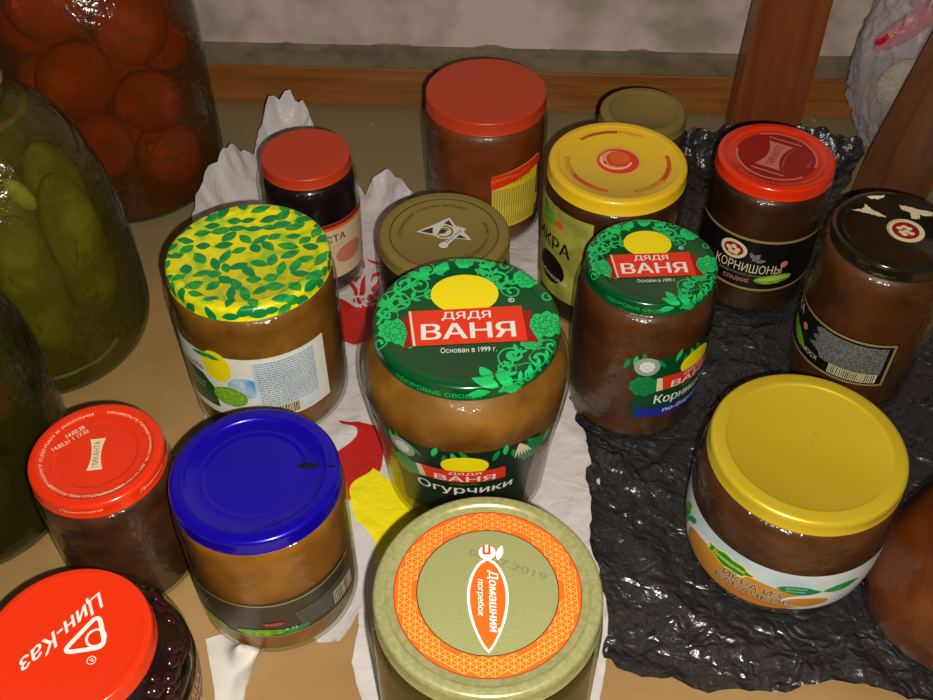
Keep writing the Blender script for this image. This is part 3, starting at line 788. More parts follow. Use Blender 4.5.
# O: bottom left red lid, berries
p = [(0, .4), (45, .4, 8), (50, 20, 10), (50.5, 38, 4), (49, 42, 2), (50.5, 46, 2), (49, 54, 12), (36, 67, 3), (35.5, 73)]
t = jar('berry_jar', 'dark berry jam jar with a scarlet lid bearing white script and a triangle mark', -180, 228, 38, 75, p, 62, mat('berry_syrup', (28, 10, 16), .3, coat=.3), L_RED, art_triangle_lid(38), -128, cat='jar', lidkw=dict(panel=.9, drop=.5), inset=4)
bmb = bmesh.new(); rg = random.Random(5)
for k in range(150):
    a = rg.uniform(0, 2*PI); z = rg.uniform(34, 62); r = 44 if z < 52 else 44-(z-52)*1.2
    m_ = Matrix.Translation((r*math.cos(a)*S, r*math.sin(a)*S, (z+D)*S))
    bmesh.ops.create_icosphere(bmb, subdivisions=2, radius=rg.uniform(3.2, 4.2)*S, matrix=m_)
o = bm_obj('berries', bmb, mat('dark_berry_skin', (52, 14, 24), .2, coat=.5), t); o['kind'] = 'stuff'
A = Art(); A.text('МАЛИНА', 8, 32.5, 5, CREAM, 2, w=34, bold=.03); A.text('С САХАРОМ', 8, 25.5, 4, CREAM, 2, w=34, bold=.03); A.text('ДЖЕМ', 8, 14, 9, CREAM, 2, w=36, bold=.04)
A.stroke([(x, 36.5) for x in range(-60, 64, 3)], 1, GOLD_P, 2); A.stroke([(x, 8) for x in range(-60, 64, 3)], 1, GOLD_P, 2)
make_label(t, p, 6, 38, -110, 60, mat('brown_paper_label', (150, 88, 52), .5, col2=(120, 66, 40), nscale=80), A, face=-22)

# S: amber jar at the lower right edge
p = [(0, .4), (47, .4, 6), (50, 12, 10), (44, 46, 20), (34, 80, 12), (29, 104, 3), (29, 124)]
t = jar('amber_sauce_jar', 'orange brown jar on the black bag, cut off by the right edge', 266, 294, 31, 126, p, 108, puree('orange_sauce', (128, 60, 14), (92, 36, 6)), L_GOLD)

# ---- three litre jars at the left
def big_jar(label, x, y, pts, R, H, liq, fill, cat='jar', kind='pickle_jar'):
    t = empty(kind, x, y, .5, label, cat)
    make_body(t, pts, GLASS_G, 112)
    make_fill(t, pts, fill, liq, 3, name='brine')
    make_lid(t, R, H, L_GOLD, None)
    JARS.append((x, y, max(p[0] for p in pts)))
    return t

def blob(name, parent, loc, rad, m, rot=(0, 0, 0), sub=4, amp=.06, freq=1.2, seed=0, label=None):
    bm = bmesh.new(); bmesh.ops.create_icosphere(bm, subdivisions=sub, radius=1)
    for v in bm.verts:
        n = noise.noise(v.co*freq+Vector((seed*7.3, seed, 0))); v.co *= 1+amp*n
        v.co = Vector((v.co.x*rad[0], v.co.y*rad[1], v.co.z*rad[2]))*S
    o = bm_obj(name, bm, m, parent); o.location = Vector(loc)*S; o.rotation_euler = rot
    return o

P3 = [(0, .4), (70, .4, 9), (75, 14, 10), (75, 158, 30), (58, 200, 16), (45, 216, 4), (44, 236)]
tj = big_jar('tall three litre jar of whole red tomatoes in the back left corner', -273, 694, P3, 46, 240,
             liquid('tomato_brine', (140, 64, 26), (240, 175, 115), 3), 205, kind='tomato_jar')
M_TOM = mat('pickled_tomato_skin', (232, 84, 34), .9, col2=(200, 60, 22), nscale=20, spec=0)
TT = [[x*.9, y*.93, z, r] for x, y, z, r in ((-5, -38, 52, 26), (42, -22, 36, 26), (38, -32, 84, 25), (-14, -36, 108, 28), (30, -28, 138, 28), (-48, -20, 92, 25),
      (-22, -34, 160, 27), (-48, -14, 146, 25), (-42, -18, 34, 23), (40, 20, 108, 22), (0, 34, 76, 27), (6, 30, 30, 25), (-40, 24, 60, 22), (20, 34, 150, 26))]
for it in range(400):                                    # let the tomatoes settle so that none cuts another or the glass
    for i, p in enumerate(TT):
        for q in TT[i+1:]:
            d = Vector(q[:3])-Vector(p[:3]); g_ = p[3]+q[3]+1-d.length
            if g_ > 0:
                u = d.normalized()*g_*.5
                for k in range(3): p[k] -= u[k]; q[k] += u[k]
        h = math.hypot(p[0], p[1]); m_ = 69-p[3]
        if h > m_: p[0] *= m_/h; p[1] *= m_/h
        p[2] = max(p[2], p[3]+5)
for i, (x, y, z, r) in enumerate(TT):
    o = blob('tomato', None, (-273+x, 694+y, z+.5), (r, r, r*.93), M_TOM, (.2*i, .3*i, i), 3, .04, 1.2, i)
    tag(o, 'whole red pickled tomato inside the tall jar in the back left corner', 'tomato', 'tomatoes in the tall jar')
bm = bmesh.new(); rg = random.Random(1)
def strand(bm, pts, w):
    rings = []
    for i, p_ in enumerate(pts):
        p_ = Vector(p_); d = (Vector(pts[min(i+1, len(pts)-1)])-Vector(pts[max(i-1, 0)])).normalized()
        u = d.cross(Vector((0.3, .2, 1))).normalized(); v = d.cross(u)
        rings.append([bm.verts.new((p_+(u*math.cos(a)+v*math.sin(a))*w)*S) for a in (0, PI/2, PI, 3*PI/2)])
    for A_, B_ in zip(rings, rings[1:]):
        for k in range(4): bm.faces.new([A_[k], A_[(k+1) % 4], B_[(k+1) % 4], B_[k]])
for k in range(60):
    a = rg.uniform(-PI*.9, -.1); r = rg.uniform(50, 66); z = rg.uniform(8, 60); l = []
    for i in range(6):
        l.append((r*math.cos(a), r*math.sin(a), z)); a += rg.uniform(-.06, .1); z = max(6, z+rg.uniform(-5, 7)); r = min(66, r+rg.uniform(-2, 2))
    strand(bm, l, .4)
o = bm_obj('dill', bm, mat('dill_green', (96, 84, 24), .6), tj); o['kind'] = 'stuff'

Q3 = [(0, .4), (62, .4, 10), (70, 18, 14), (70, 90, 24), (65, 130, 20), (49, 172, 14), (27, 188, 5), (25, 206)]
cj = big_jar('large round shouldered jar of whole pickled cucumbers beside the tomatoes', -287, 506, Q3, 26.5, 208,
             liquid('cucumber_brine', (118, 96, 32), (225, 200, 115), 4), 184, kind='cucumber_jar')
M_CUC = mat('pickled_cucumber_skin', (172, 146, 46), .9, col2=(122, 104, 32), nscale=40, bump=.6, bscale=120, spec=0)
def cucumber(parent, loc, r, ln, rot, seed, m=M_CUC, name='cucumber'):
    bm = bmesh.new(); bmesh.ops.create_icosphere(bm, subdivisions=4, radius=1)
    for v in bm.verts:
        z = v.co.z; q = math.sqrt(max(0, 1-abs(z)**3)); h = math.hypot(v.co.x, v.co.y) or 1
        w = noise.noise(v.co*4+Vector((seed, 0, 0)))*.05+noise.noise(v.co*11+Vector((seed, 3, 0)))*.03
        v.co = Vector((v.co.x/h*q*r*(1+w), v.co.y/h*q*r*(1+w)+3*z*z, z*ln/2))*S if h > .001 else Vector((0, 3, z*ln/2))*S
    o = bm_obj(name, bm, m, parent); o.location = Vector(loc)*S; o.rotation_euler = rot
    return o
for i in range(7):
    a = math.radians(-62+60*i); x, y = (40*math.cos(a), 40*math.sin(a)) if i < 6 else (0, 0)
    o = cucumber(None, (-287+x, 506+y, 76+(i % 3)*4), 17.5, 108+(i % 2)*6, (0, 0, i*1.1), i)
    tag(o, 'whole yellow green pickled cucumber standing in the round shouldered jar', 'cucumber', 'cucumbers in the round shouldered jar')
g = mat('pickled_garlic', (205, 190, 70), .5)
tag(blob('garlic_clove', None, (-287-2, 506-30, 150), (12, 9, 10), g, (0, .3, 0), 3, .1, 1.5, 2), 'pale rounded garlic clove floating above the cucumbers, left one', 'garlic')
tag(blob('garlic_clove', None, (-287+30, 506-30, 146), (6, 5, 12), g, (0, -.5, 0), 3, .1, 1.5, 3), 'slim yellow garlic clove floating under the jar shoulder, right one', 'garlic')
for pts in (((-10, -62, 10), (10, -60, 16), (30, -52, 17), (44, -42, 18)), ((-20, -60, 6), (-14, -62, 24), (-10, -61, 34)), ((44, -42, 18), (52, -36, 22), (56, -28, 25))):
    bm = bmesh.new(); strand(bm, pts, 1.7); bm_obj('dill_stalk', bm, mat('dill_stalk_green', (150, 135, 40), .5), cj)
bm = bmesh.new()
for k in range(70):
    a = rg.uniform(-PI*.9, -.1); r = rg.uniform(56, 65); z = rg.uniform(8, 110); l = []
    for i in range(6):
        rr = min(r, 65 if z < 75 else 58-max(0, z-90)*.3)
        l.append((rr*math.cos(a), rr*math.sin(a), z)); a += rg.uniform(-.06, .1); z = max(6, z+rg.uniform(-5, 6)); r = min(65, r+rg.uniform(-2, 2))
    strand(bm, l, .35)
o = bm_obj('dill', bm, mat('dill_brown_green', (110, 100, 34), .6), cj); o['kind'] = 'stuff'

R3 = [(0, .4), (57, .4, 10), (65, 18, 14), (65, 120, 24), (52, 155, 20), (40, 170, 5), (39, 190)]
mj = big_jar('dark murky green jar cut off by the left edge, behind the red lids', -294, 368, R3, 41, 193,
             liquid('murky_brine', (78, 66, 24), (170, 150, 70), 10), 160, kind='murky_jar')
M_DP = mat('dark_pickle_skin', (92, 84, 26), .9, spec=0, bump=.5, bscale=120)
for i in range(4):
    a = math.radians(-45+90*i)
    o = cucumber(None, (-294+34*math.cos(a), 368+34*math.sin(a), 64), 16, 96+4*i, (0, 0, i), i+20, M_DP)
    tag(o, 'dim dark pickle standing inside the murky jar at the left edge', 'pickle', 'pickles in the murky jar')

# ------------------------------------------------------------------ plastic bags
def cam_ray(u, v, h):
    """floor-plan point at height h seen at (u, v) of the 933x700 frame; used once to lay the outlines out"""
    f = 1030; c, s = math.cos(math.radians(46)), math.sin(math.radians(46)); t = (v-350)/f; z = 510-h
    y = z*(c-t*s)/(s+t*c); Z = y*c+z*s
    return ((u-466.5)/f*Z, y, h)

def sheet(name, outline, m, res=3.0, amp=5, fall=26, z0=.6, seed=0, ragged=2.0, fscale=1.0, paint=None, jarpad=3, nf=14):
    P = [Vector(cam_ray(*q)) for q in outline]; ring = []
    for i in range(len(P)):
        a, b = P[i], P[(i+1) % len(P)]; n = max(1, int((b-a).to_2d().length/res/1.3) if (b-a).length > 0 else 1)
        for k in range(n):
            v = a.lerp(b, k/n); j = noise.noise_vector(Vector((v.x*.06, v.y*.06, seed)))*ragged*1.6+noise.noise_vector(Vector((v.x*.25, v.y*.25, seed)))*ragged*.7
            ring.append((Vector((v.x+j.x, v.y+j.y)), v.z))
    pts = [r[0] for r in ring]; nb = len(pts)
    x0, x1 = min(p.x for p in pts), max(p.x for p in pts); y0, y1 = min(p.y for p in pts), max(p.y for p in pts)
    rg = random.Random(seed)
    def inside(x, y):
        c = False; j = nb-1
        for i in range(nb):
            a, b = pts[i], pts[j]
            if (a.y > y) != (b.y > y) and x < (b.x-a.x)*(y-a.y)/(b.y-a.y)+a.x: c = not c
            j = i
        return c
    pp = list(pts); y = y0; row = 0
    while y < y1:
        x = x0+(row % 2)*res/2
        while x < x1:
            xx, yy = x+rg.uniform(-.2, .2)*res, y+rg.uniform(-.2, .2)*res
            if inside(xx, yy): pp.append(Vector((xx, yy)))
            x += res
        y += res*.87; row += 1
    r = geometry.delaunay_2d_cdt(pp, [], [list(range(nb))], 1, .05)
    vs, fs = r[0], r[2]
    bm = bmesh.new(); VV = []
    for v in vs:
        best = 1e9; hb = ws = 0
        for (q, h) in ring:
            d = (q-v).length_squared
            if d < best: best = d
            if d < 900: k = 1/(d+9)**2; hb += h*k; ws += k
        hb = hb/ws if ws else 0; d = math.sqrt(best)
        fl = max(0, 1-d/fall)
        jd = min((math.hypot(v.x-jx, v.y-jy)-jr-jarpad) for jx, jy, jr in JARS)
        w = max(0, min(1, jd/14)); w = w*w*(3-2*w)
        p3 = Vector((v.x, v.y, seed*10))
        rid = 0; a_ = 1; fr = 1/nf/2
        for o_ in range(4):
            q3 = p3*fr+noise.noise_vector(p3*fr*.6)*.7
            rid += a_*(1-abs(noise.noise(q3))*2.4)**2; a_ *= .5; fr *= 2.1
        z = z0+amp*w*rid*.42+hb*fl*fl*(1+.25*noise.noise(p3*.12)*fscale)*min(1, max(.15, (jd+6)/8))
        VV.append(bm.verts.new((v.x*S, v.y*S, max(z0*.5, z)*S)))
    for f in fs:
        try: bm.faces.new([VV[i] for i in f])
        except ValueError: pass
    bmesh.ops.recalc_face_normals(bm, faces=bm.faces[:])
    if paint:
        for f in bm.faces:
            c = f.calc_center_median(); f.material_index = paint(c.x/S, c.y/S)
    return bm_obj(name, bm, m)

def film(name, col, rough, bumps, bscale=90, trans=0, spec=.5, col2=None):
    m = mat(name, col, rough, spec=spec, col2=col2, nscale=30)
    nt = m.node_tree; b = nt.nodes['Principled BSDF']
    tc = nt.nodes.new('ShaderNodeTexCoord')
    vo = nt.nodes.new('ShaderNodeTexVoronoi'); vo.feature = 'DISTANCE_TO_EDGE'; vo.inputs['Scale'].default_value = bscale
    n = nt.nodes.new('ShaderNodeTexNoise'); n.inputs['Scale'].default_value = bscale*.9; n.inputs['Detail'].default_value = 5; n.inputs['Distortion'].default_value = 1.2
    mx = nt.nodes.new('ShaderNodeMix'); mx.data_type = 'VECTOR'; mx.inputs['Factor'].default_value = .06
    n2 = nt.nodes.new('ShaderNodeTexNoise'); n2.inputs['Scale'].default_value = 40
    nt.links.new(tc.outputs['Object'], mx.inputs['A']); nt.links.new(n2.outputs['Color'], mx.inputs['B']); nt.links.new(tc.outputs['Object'], n2.inputs['Vector'])
    nt.links.new(mx.outputs['Result'], vo.inputs['Vector']); nt.links.new(tc.outputs['Object'], n.inputs['Vector'])
    ad = nt.nodes.new('ShaderNodeMath'); ad.operation = 'ADD'
    nt.links.new(vo.outputs['Distance'], ad.inputs[0]); nt.links.new(n.outputs['Fac'], ad.inputs[1])
    bp = nt.nodes.new('ShaderNodeBump'); bp.inputs['Strength'].default_value = bumps; bp.inputs['Distance'].default_value = .004
    nt.links.new(ad.outputs[0], bp.inputs['Height']); nt.links.new(bp.outputs['Normal'], b.inputs['Normal'])
    if trans:
        t = nt.nodes.new('ShaderNodeBsdfTransparent'); ms = nt.nodes.new('ShaderNodeMixShader'); ms.inputs['Fac'].default_value = trans
        nt.links.new(b.outputs[0], ms.inputs[1]); nt.links.new(t.outputs[0], ms.inputs[2]); nt.links.new(ms.outputs[0], nt.nodes['Material Output'].inputs['Surface'])
    return m

F_WHITE = film('white_bag_film', (206, 200, 200), .35, .25, 60)
F_RED = film('red_printed_film', (200, 30, 25), .3, .35, 60, col2=(225, 120, 110))
F_YEL = film('yellow_printed_film', (235, 220, 20), .3, .3, 60)
F_BLACK = film('black_bag_film', (42, 40, 42), .27, .7, 70, spec=1)

def add_print(m, patches):
    """ragged printed patches on the film: (x0, y0, x1, y1, colour) in floor millimetres"""
    nt = m.node_tree; L = nt.links.new; b = nt.nodes['Principled BSDF']
    tc = nt.nodes.new('ShaderNodeTexCoord'); n = nt.nodes.new('ShaderNodeTexNoise'); n.inputs['Scale'].default_value = 22; n.inputs['Detail'].default_value = 1
    L(tc.outputs['Object'], n.inputs['Vector'])
    sb = nt.nodes.new('ShaderNodeVectorMath'); sb.operation = 'MULTIPLY_ADD'; sb.inputs[1].default_value = (.06, .06, 0)
    L(n.outputs['Color'], sb.inputs[0]); L(tc.outputs['Object'], sb.inputs[2])
    sep = nt.nodes.new('ShaderNodeSeparateXYZ'); L(sb.outputs[0], sep.inputs[0])
    w = nt.nodes.new('ShaderNodeTexVoronoi'); w.inputs['Scale'].default_value = 130; w.feature = 'DISTANCE_TO_EDGE'; L(sb.outputs[0], w.inputs['Vector'])
    prev = None
    def band(out, lo, hi):
        c = nt.nodes.new('ShaderNodeMath'); c.operation = 'COMPARE'; c.inputs[1].default_value = (lo+hi)/2*S+.03; c.inputs[2].default_value = (hi-lo)/2*S
        L(out, c.inputs[0]); return c.outputs[0]
    for x0, y0, x1, y1, col, lace in patches:
        mu = nt.nodes.new('ShaderNodeMath'); mu.operation = 'MULTIPLY'; L(band(sep.outputs['X'], x0, x1), mu.inputs[0]); L(band(sep.outputs['Y'], y0, y1), mu.inputs[1])
        fac = mu.outputs[0]
        if lace:
            g = nt.nodes.new('ShaderNodeMath'); g.operation = 'GREATER_THAN'; g.inputs[1].default_value = .12; L(w.outputs['Distance'], g.inputs[0])
            m2 = nt.nodes.new('ShaderNodeMath'); m2.operation = 'MULTIPLY'; L(fac, m2.inputs[0]); L(g.outputs[0], m2.inputs[1]); fac = m2.outputs[0]
        mx = nt.nodes.new('ShaderNodeMix'); mx.data_type = 'RGBA'; L(fac, mx.inputs['Factor'])
        if prev: L(prev, mx.inputs['A'])
        else: mx.inputs['A'].default_value = b.inputs['Base Color'].default_value
        mx.inputs['B'].default_value = lin(col); prev = mx.outputs['Result']
    L(prev, b.inputs['Base Color'])
def fl(u, v): q = cam_ray(u, v, 3); return q[0], q[1]
add_print(F_WHITE, [fl(335, 505)+fl(382, 432)+((185, 30, 28), False), fl(362, 560)+fl(412, 480)+((240, 224, 20), False), fl(330, 335)+fl(396, 295)+((185, 34, 30), False), fl(352, 300)+fl(396, 258)+((205, 40, 45), True)])
white_outline = [(190, 332, 1), (190, 280, 2), (195, 212, 20), (198, 190, 28), (208, 168, 34), (232, 149, 38), (244, 154, 24), (254, 160, 14), (262, 126, 28), (266, 110, 40), (274, 97, 46), (290, 94, 47), (307, 99, 46), (309, 116, 34), (313, 134, 6),
                 (345, 165, 1), (364, 198, 3), (372, 178, 22), (386, 169, 28), (410, 190, 24), (422, 205, 2), (470, 240, 1), (505, 216, 4), (538, 206, 8), (540, 240, 2), (548, 300, 1), (572, 400, 2), (600, 440, 2),
                 (596, 540, 3), (606, 600, 2), (608, 660, 2), (590, 730, 1), (372, 730, 1), (352, 664, 1), (360, 610, 3), (340, 640, 2), (318, 642, 1), (290, 600, 1), (250, 560, 1), (228, 460, 1), (204, 425, 3)]
o = sheet('carrier_bag', white_outline, F_WHITE, amp=5, seed=1, nf=26, ragged=1.2)
tag(o, 'white carrier bag with red and yellow print flattened under the middle jars', 'plastic bag')
black_outline = [(678, 130, 14), (690, 133, 30), (735, 128, 26), (800, 130, 26), (856, 140, 26), (866, 155, 22), (840, 196, 8), (872, 250, 3), (950, 290, 2), (985, 450, 2), (1010, 700, 1), (930, 700, 1), (860, 690, 3),
                 (800, 688, 2), (740, 692, 2), (690, 690, 3), (640, 672, 4), (602, 660, 4), (606, 600, 5), (590, 545, 5), (590, 450, 5), (576, 420, 4), (570, 372, 3), (600, 318, 2), (654, 255, 2), (684, 190, 8)]
o = sheet('refuse_bag', black_outline, F_BLACK, amp=7, seed=2, z0=1.1, nf=17, ragged=3)
tag(o, 'crumpled shiny black plastic bag spread under the right hand jars', 'plastic bag')
flap_outline = [(206, 640, 1), (232, 628, 3), (238, 636, 22), (262, 630, 24), (262, 648, 18), (246, 690, 4), (240, 720, 1), (216, 720, 1), (214, 690, 4)]
o = sheet('paper_scrap', flap_outline, mat('white_paper', (214, 208, 200), .6, bump=.2, bscale=200), res=2, amp=.6, seed=6, fall=16, ragged=.15)
tag(o, 'curled white paper scrap between the berry jar and the blue lid jar', 'paper')

# translucent bags at the right behind the stool leg
def puffy(name, cx, cy, cz, rx, ry, rz, m, seed, label=None, parent=None):
    bm = bmesh.new(); bmesh.ops.create_icosphere(bm, subdivisions=6, radius=1)
    for v in bm.verts:
        p3 = v.co*2.2+Vector((seed*5, 0, 0)); w = .14*noise.noise(p3)+.12*(1-abs(noise.noise(p3*2.1))*2)**2+.04*noise.noise(p3*6)
        a = 1+w*.6; v.co = Vector((v.co.x*rx*a, v.co.y*ry*a, v.co.z*rz*a))*S
    zmin = min(v.co.z for v in bm.verts)
    for v in bm.verts:
        if v.co.z < zmin*.8: v.co.z = zmin*.8
    o = bm_obj(name, bm, m, parent)
    o.location = (cx*S, cy*S, (cz*S if parent else -zmin*.8+.001))
    if label: tag(o, label, 'plastic bag')
    return o
F_CLEAR = film('translucent_bag_film', (206, 196, 204), .3, .2, 40, trans=.68)
F_CLEAR2 = film('milky_bag_film', (205, 205, 222), .35, .3, 50, trans=.3)
bag = puffy('clear_bag', 374, 738, 0, 62, 38, 95, F_CLEAR, 1, 'clear plastic bag with dark red contents standing behind the stool')
bz = bag.location.z/S
def packet(name, dx, dy, dz, rx, ry, rz, m, seed, rot, label):
    o = puffy(name, 0, 0, 0, rx, ry, rz, m, seed); o.location = ((374+dx)*S, (738+dy)*S, (bz+dz)*S); o.rotation_euler = (0, rot, 0); tag(o, label, 'packet')
packet('plastic_packet', -36, -14, 32, 26, 6, 9, mat('crimson_packet', (185, 20, 34), .3), 4, -.7, 'crimson plastic packet slanting inside the clear bag at the top right')
packet('plastic_packet', -20, -12, 62, 22, 6, 9, mat('magenta_packet', (160, 16, 70), .3), 5, -.6, 'magenta plastic packet uppermost inside the clear bag at the top right')
packet('paper_packet', -12, 2, -28, 26, 12, 22, mat('pale_packet_paper', (170, 165, 115), .5), 6, 0, 'pale yellowish packet lowest inside the clear bag')
puffy('milky_bag', 412, 640, 0, 42, 30, 44, F_CLEAR2, 9, 'milky white plastic bag lying to the right of the splayed stool leg')

# ------------------------------------------------------------------ stool, of which only two legs show
st = empty('stool', 300, 700, 0, 'dark brown wooden stool whose legs stand behind the red and black lid jars', 'stool')
def wood(name, a, b):
    m = mat(name, a, .38, coat=.25); nt = m.node_tree
    tc = nt.nodes.new('ShaderNodeTexCoord'); mp = nt.nodes.new('ShaderNodeMapping'); mp.inputs['Scale'].default_value = (60, 60, 6)
    n = nt.nodes.new('ShaderNodeTexNoise'); n.inputs['Scale'].default_value = 1.6; n.inputs['Detail'].default_value = 6; n.inputs['Distortion'].default_value = .6
    r = nt.nodes.new('ShaderNodeValToRGB'); r.color_ramp.elements[0].color = lin(a); r.color_ramp.elements[1].color = lin(b); r.color_ramp.elements[0].position = .35; r.color_ramp.elements[1].position = .68
    nt.links.new(tc.outputs['Object'], mp.inputs[0]); nt.links.new(mp.outputs[0], n.inputs['Vector']); nt.links.new(n.outputs['Fac'], r.inputs['Fac']); nt.links.new(r.outputs['Color'], nt.nodes['Principled BSDF'].inputs['Base Color'])
    return m
M_WOOD = wood('reddish_brown_wood', (134, 72, 36), (112, 56, 26)); M_WOOD2 = wood('dark_brown_wood', (120, 74, 44), (96, 58, 34))
def leg(name, b, t, wb, wt, d, m, rz=0, parent=None):
    bm = bmesh.new(); vs = []
    b, t = Vector(b), Vector(t); N = 8
    for k in range(N+1):
        q = k/N; c = b.lerp(t, q); w = wb+(wt-wb)*q
        cr, sr = math.cos(rz), math.sin(rz); ring = []
        for x, y in ((-w/2, -d/2), (w/2, -d/2), (w/2, d/2), (-w/2, d/2)):
            ring.append(bm.verts.new(((c.x+x*cr-y*sr)*S, (c.y+x*sr+y*cr)*S, c.z*S)))
        vs.append(ring)
    for A_, B_ in zip(vs, vs[1:]):
        for k in range(4): bm.faces.new([A_[k], A_[(k+1) % 4], B_[(k+1) % 4], B_[k]])
    bm.faces.new(vs[0][::-1]); bm.faces.new(vs[-1])
    es = [e for e in bm.edges if abs((e.verts[0].co-e.verts[1].co).normalized().z) > .8]
    bmesh.ops.bevel(bm, geom=es, offset=3*S, segments=3, affect='EDGES')
    bmesh.ops.recalc_face_normals(bm, faces=bm.faces[:])
    return bm_obj(name, bm, m, parent, smooth=False)
leg('leg', (255-300, 758-700, .5), (257-300, 758-700, 400), 60, 46, 22, M_WOOD, 0, st)
leg('leg', (337-300, 662-700, .5), (400-300, 662-700, 400), 56, 48, 26, M_WOOD2, .2, st)
leg('leg', (520-300, 735-700, .5), (500-300, 735-700, 400), 54, 44, 24, M_WOOD, 0, st)
leg('leg', (560-300, 600-700, .5), (530-300, 610-700, 400), 54, 44, 24, M_WOOD, -.4, st)
bm = bmesh.new(); bmesh.ops.create_cube(bm, size=1, matrix=Matrix.Translation((.085, -.02, .41)) @ Matrix.Diagonal((.36, .24, .024, 1)))
bmesh.ops.bevel(bm, geom=bm.edges[:], offset=.005, segments=3, affect='EDGES'); bm_obj('seat', bm, M_WOOD, st)

# ------------------------------------------------------------------ room
def box(name, x0, y0, z0, x1, y1, z1, m, bev=0):
    bm = bmesh.new(); bmesh.ops.create_cube(bm, size=1, matrix=Matrix.Translation(((x0+x1)/2*S, (y0+y1)/2*S, (z0+z1)/2*S)) @ Matrix.Diagonal(((x1-x0)*S, (y1-y0)*S, (z1-z0)*S, 1)))
    if bev: bmesh.ops.bevel(bm, geom=bm.edges[:], offset=bev*S, segments=3, affect='EDGES')
    o = bm_obj(name, bm, m, smooth=False); o['kind'] = 'structure'; return o

def floor_mat():
    m = mat('worn_tan_board_floor', (168, 132, 78), .55); nt = m.node_tree; b = nt.nodes['Principled BSDF']
    tc = nt.nodes.new('ShaderNodeTexCoord')
    n1 = nt.nodes.new('ShaderNodeTexNoise'); n1.inputs['Scale'].default_value = 9; n1.inputs['Detail'].default_value = 8
    r1 = nt.nodes.new('ShaderNodeValToRGB'); r1.color_ramp.elements[0].color = lin((148, 116, 66)); r1.color_ramp.elements[1].color = lin((172, 138, 88)); r1.color_ramp.elements[0].position = .35; r1.color_ramp.elements[1].position = .65
    sep = nt.nodes.new('ShaderNodeSeparateXYZ'); mr = nt.nodes.new('ShaderNodeMapRange'); mr.inputs['From Min'].default_value = .60; mr.inputs['From Max'].default_value = .70
    n2 = nt.nodes.new('ShaderNodeTexNoise'); n2.inputs['Scale'].default_value = 25; n2.inputs['Detail'].default_value = 6
    ad = nt.nodes.new('ShaderNodeMath'); ad.operation = 'MULTIPLY_ADD'; ad.inputs[1].default_value = .12
    mx = nt.nodes.new('ShaderNodeMix'); mx.data_type = 'RGBA'; mx.inputs['B'].default_value = lin((138, 120, 86))
    n3 = nt.nodes.new('ShaderNodeTexNoise'); n3.inputs['Scale'].default_value = 130; n3.inputs['Detail'].default_value = 3
    r3 = nt.nodes.new('ShaderNodeValToRGB'); r3.color_ramp.elements[0].position = .73; r3.color_ramp.elements[1].position = .78
    mx2 = nt.nodes.new('ShaderNodeMix'); mx2.data_type = 'RGBA'; mx2.inputs['B'].default_value = lin((214, 196, 160))
    L = nt.links.new
    for n in (n1, n2, n3): L(tc.outputs['Object'], n.inputs['Vector'])
    L(n1.outputs['Fac'], r1.inputs['Fac']); L(tc.outputs['Object'], sep.inputs[0])
    L(n2.outputs['Fac'], ad.inputs[0]); L(sep.outputs['Y'], ad.inputs[2]); L(ad.outputs[0], mr.inputs['Value'])
    L(mr.outputs[0], mx.inputs['Factor']); L(r1.outputs['Color'], mx.inputs['A'])
    L(n3.outputs['Fac'], r3.inputs['Fac']); L(r3.outputs['Color'], mx2.inputs['Factor']); L(mx.outputs['Result'], mx2.inputs['A']); L(mx2.outputs['Result'], b.inputs['Base Color'])
    bp = nt.nodes.new('ShaderNodeBump'); bp.inputs['Strength'].default_value = .25; bp.inputs['Distance'].default_value = .001
    L(n3.outputs['Fac'], bp.inputs['Height']); L(bp.outputs['Normal'], b.inputs['Normal'])
    return m
box('floor', -900, -500, -20, 900, 870, 0, floor_mat())

def wall_mat():
    m = mat('whitewashed_wall', (190, 168, 158), .8); nt = m.node_tree; b = nt.nodes['Principled BSDF']; L = nt.links.new
    tc = nt.nodes.new('ShaderNodeTexCoord'); sep = nt.nodes.new('ShaderNodeSeparateXYZ')
    n1 = nt.nodes.new('ShaderNodeTexNoise'); n1.inputs['Scale'].default_value = 14; n1.inputs['Detail'].default_value = 8
    r1 = nt.nodes.new('ShaderNodeValToRGB'); r1.color_ramp.elements[0].color = lin((158, 140, 122)); r1.color_ramp.elements[1].color = lin((204, 184, 176)); r1.color_ramp.elements[0].position = .36; r1.color_ramp.elements[1].position = .56
    n2 = nt.nodes.new('ShaderNodeTexNoise'); n2.inputs['Scale'].default_value = 22; n2.inputs['Detail'].default_value = 8
    ma = nt.nodes.new('ShaderNodeMath'); ma.operation = 'MULTIPLY_ADD'; ma.inputs[1].default_value = -.022
    mr = nt.nodes.new('ShaderNodeMapRange'); mr.inputs['From Min'].default_value = .0475; mr.inputs['From Max'].default_value = .0485
    mx = nt.nodes.new('ShaderNodeMix'); mx.data_type = 'RGBA'; mx.inputs['A'].default_value = lin((128, 114, 88))
    for n in (n1, n2): L(tc.outputs['Object'], n.inputs['Vector'])
    L(n1.outputs['Fac'], r1.inputs['Fac']); L(tc.outputs['Object'], sep.inputs[0]); L(n2.outputs['Fac'], ma.inputs[0]); L(sep.outputs['Z'], ma.inputs[2])
    L(ma.outputs[0], mr.inputs['Value'])
    # threshold on height with a ragged edge
    mr.inputs['From Min'].default_value = .0295; mr.inputs['From Max'].default_value = .0305
    L(mr.outputs[0], mx.inputs['Factor']); L(r1.outputs['Color'], mx.inputs['B']); L(mx.outputs['Result'], b.inputs['Base Color'])
    bp = nt.nodes.new('ShaderNodeBump'); bp.inputs['Strength'].default_value = .5; bp.inputs['Distance'].default_value = .003
    L(n1.outputs['Fac'], bp.inputs['Height']); L(bp.outputs['Normal'], b.inputs['Normal'])
    return m
yaw = math.radians(-2.6)
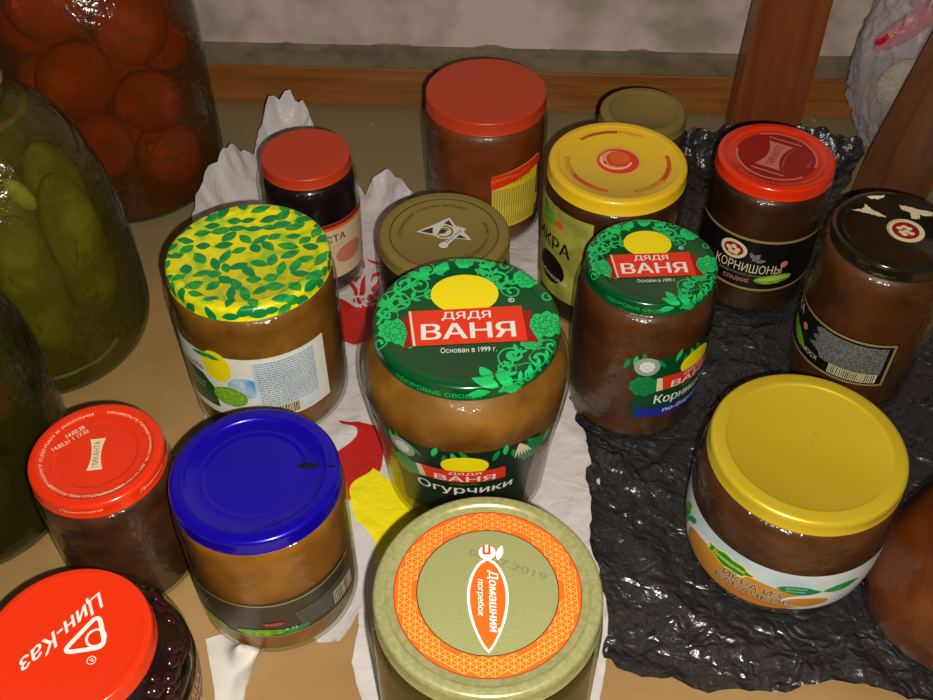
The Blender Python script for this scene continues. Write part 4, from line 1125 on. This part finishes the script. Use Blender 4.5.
w = box('wall_back', -900, 823, -10, 900, 850, 900, wall_mat())
bb = box('baseboard_back', -900, 789, 0, 900, 823, 38, wood('ochre_brown_skirting', (146, 92, 40), (124, 76, 30)), 2)
M_CEM = mat('dusty_grey_plaster', (132, 118, 92), .85, col2=(108, 96, 74), nscale=40, bump=.5, bscale=120)
bm = bmesh.new(); prof = [(791, 38.1), (823, 38.1), (823, 41.5), (816, 39.6), (806, 38.8)]
for s_ in (-900, 900): pass
va = [bm.verts.new((-.9, y*S, z*S)) for y, z in prof]; vb = [bm.verts.new((.9, y*S, z*S)) for y, z in prof]
for k in range(5): bm.faces.new([va[k], va[(k+1) % 5], vb[(k+1) % 5], vb[k]])
bm.faces.new(va); bm.faces.new(vb[::-1]); bmesh.ops.recalc_face_normals(bm, faces=bm.faces[:])
tr = bm_obj('trim_1', bm, M_CEM, smooth=False); tr['kind'] = 'structure'
for o in (w, bb, tr): o.rotation_euler = (0, 0, yaw)
wm = bb.data.materials[0].node_tree
for n in wm.nodes:
    if n.type == 'MAPPING': n.inputs['Scale'].default_value = (5, 60, 90)

# ------------------------------------------------------------------ camera, phone lamp, faint room light
cam = bpy.data.cameras.new('camera'); co = bpy.data.objects.new('camera', cam); C.objects.link(co)
co.location = (0, 0, .51); co.rotation_euler = (math.radians(44), 0, 0)
cam.sensor_width = 36; cam.lens = 1030/933*36; cam.clip_start = .01
bpy.context.scene.camera = co
li = bpy.data.lights.new('phone_flash', 'POINT'); li.energy = 16; li.shadow_soft_size = .003; li.color = (1, .93, .82)
lo = bpy.data.objects.new('phone_flash', li); C.objects.link(lo); lo.location = (.016, -.008, .502)
wd = bpy.data.worlds.new('room_light'); bpy.context.scene.world = wd; wd.use_nodes = True
wd.node_tree.nodes['Background'].inputs['Color'].default_value = (.9, .8, .68, 1); wd.node_tree.nodes['Background'].inputs['Strength'].default_value = .05
vs = bpy.context.scene.view_settings; vs.view_transform = 'Standard'; vs.look = 'None'; vs.exposure = 0; vs.gamma = 1; vs.use_curve_mapping = False
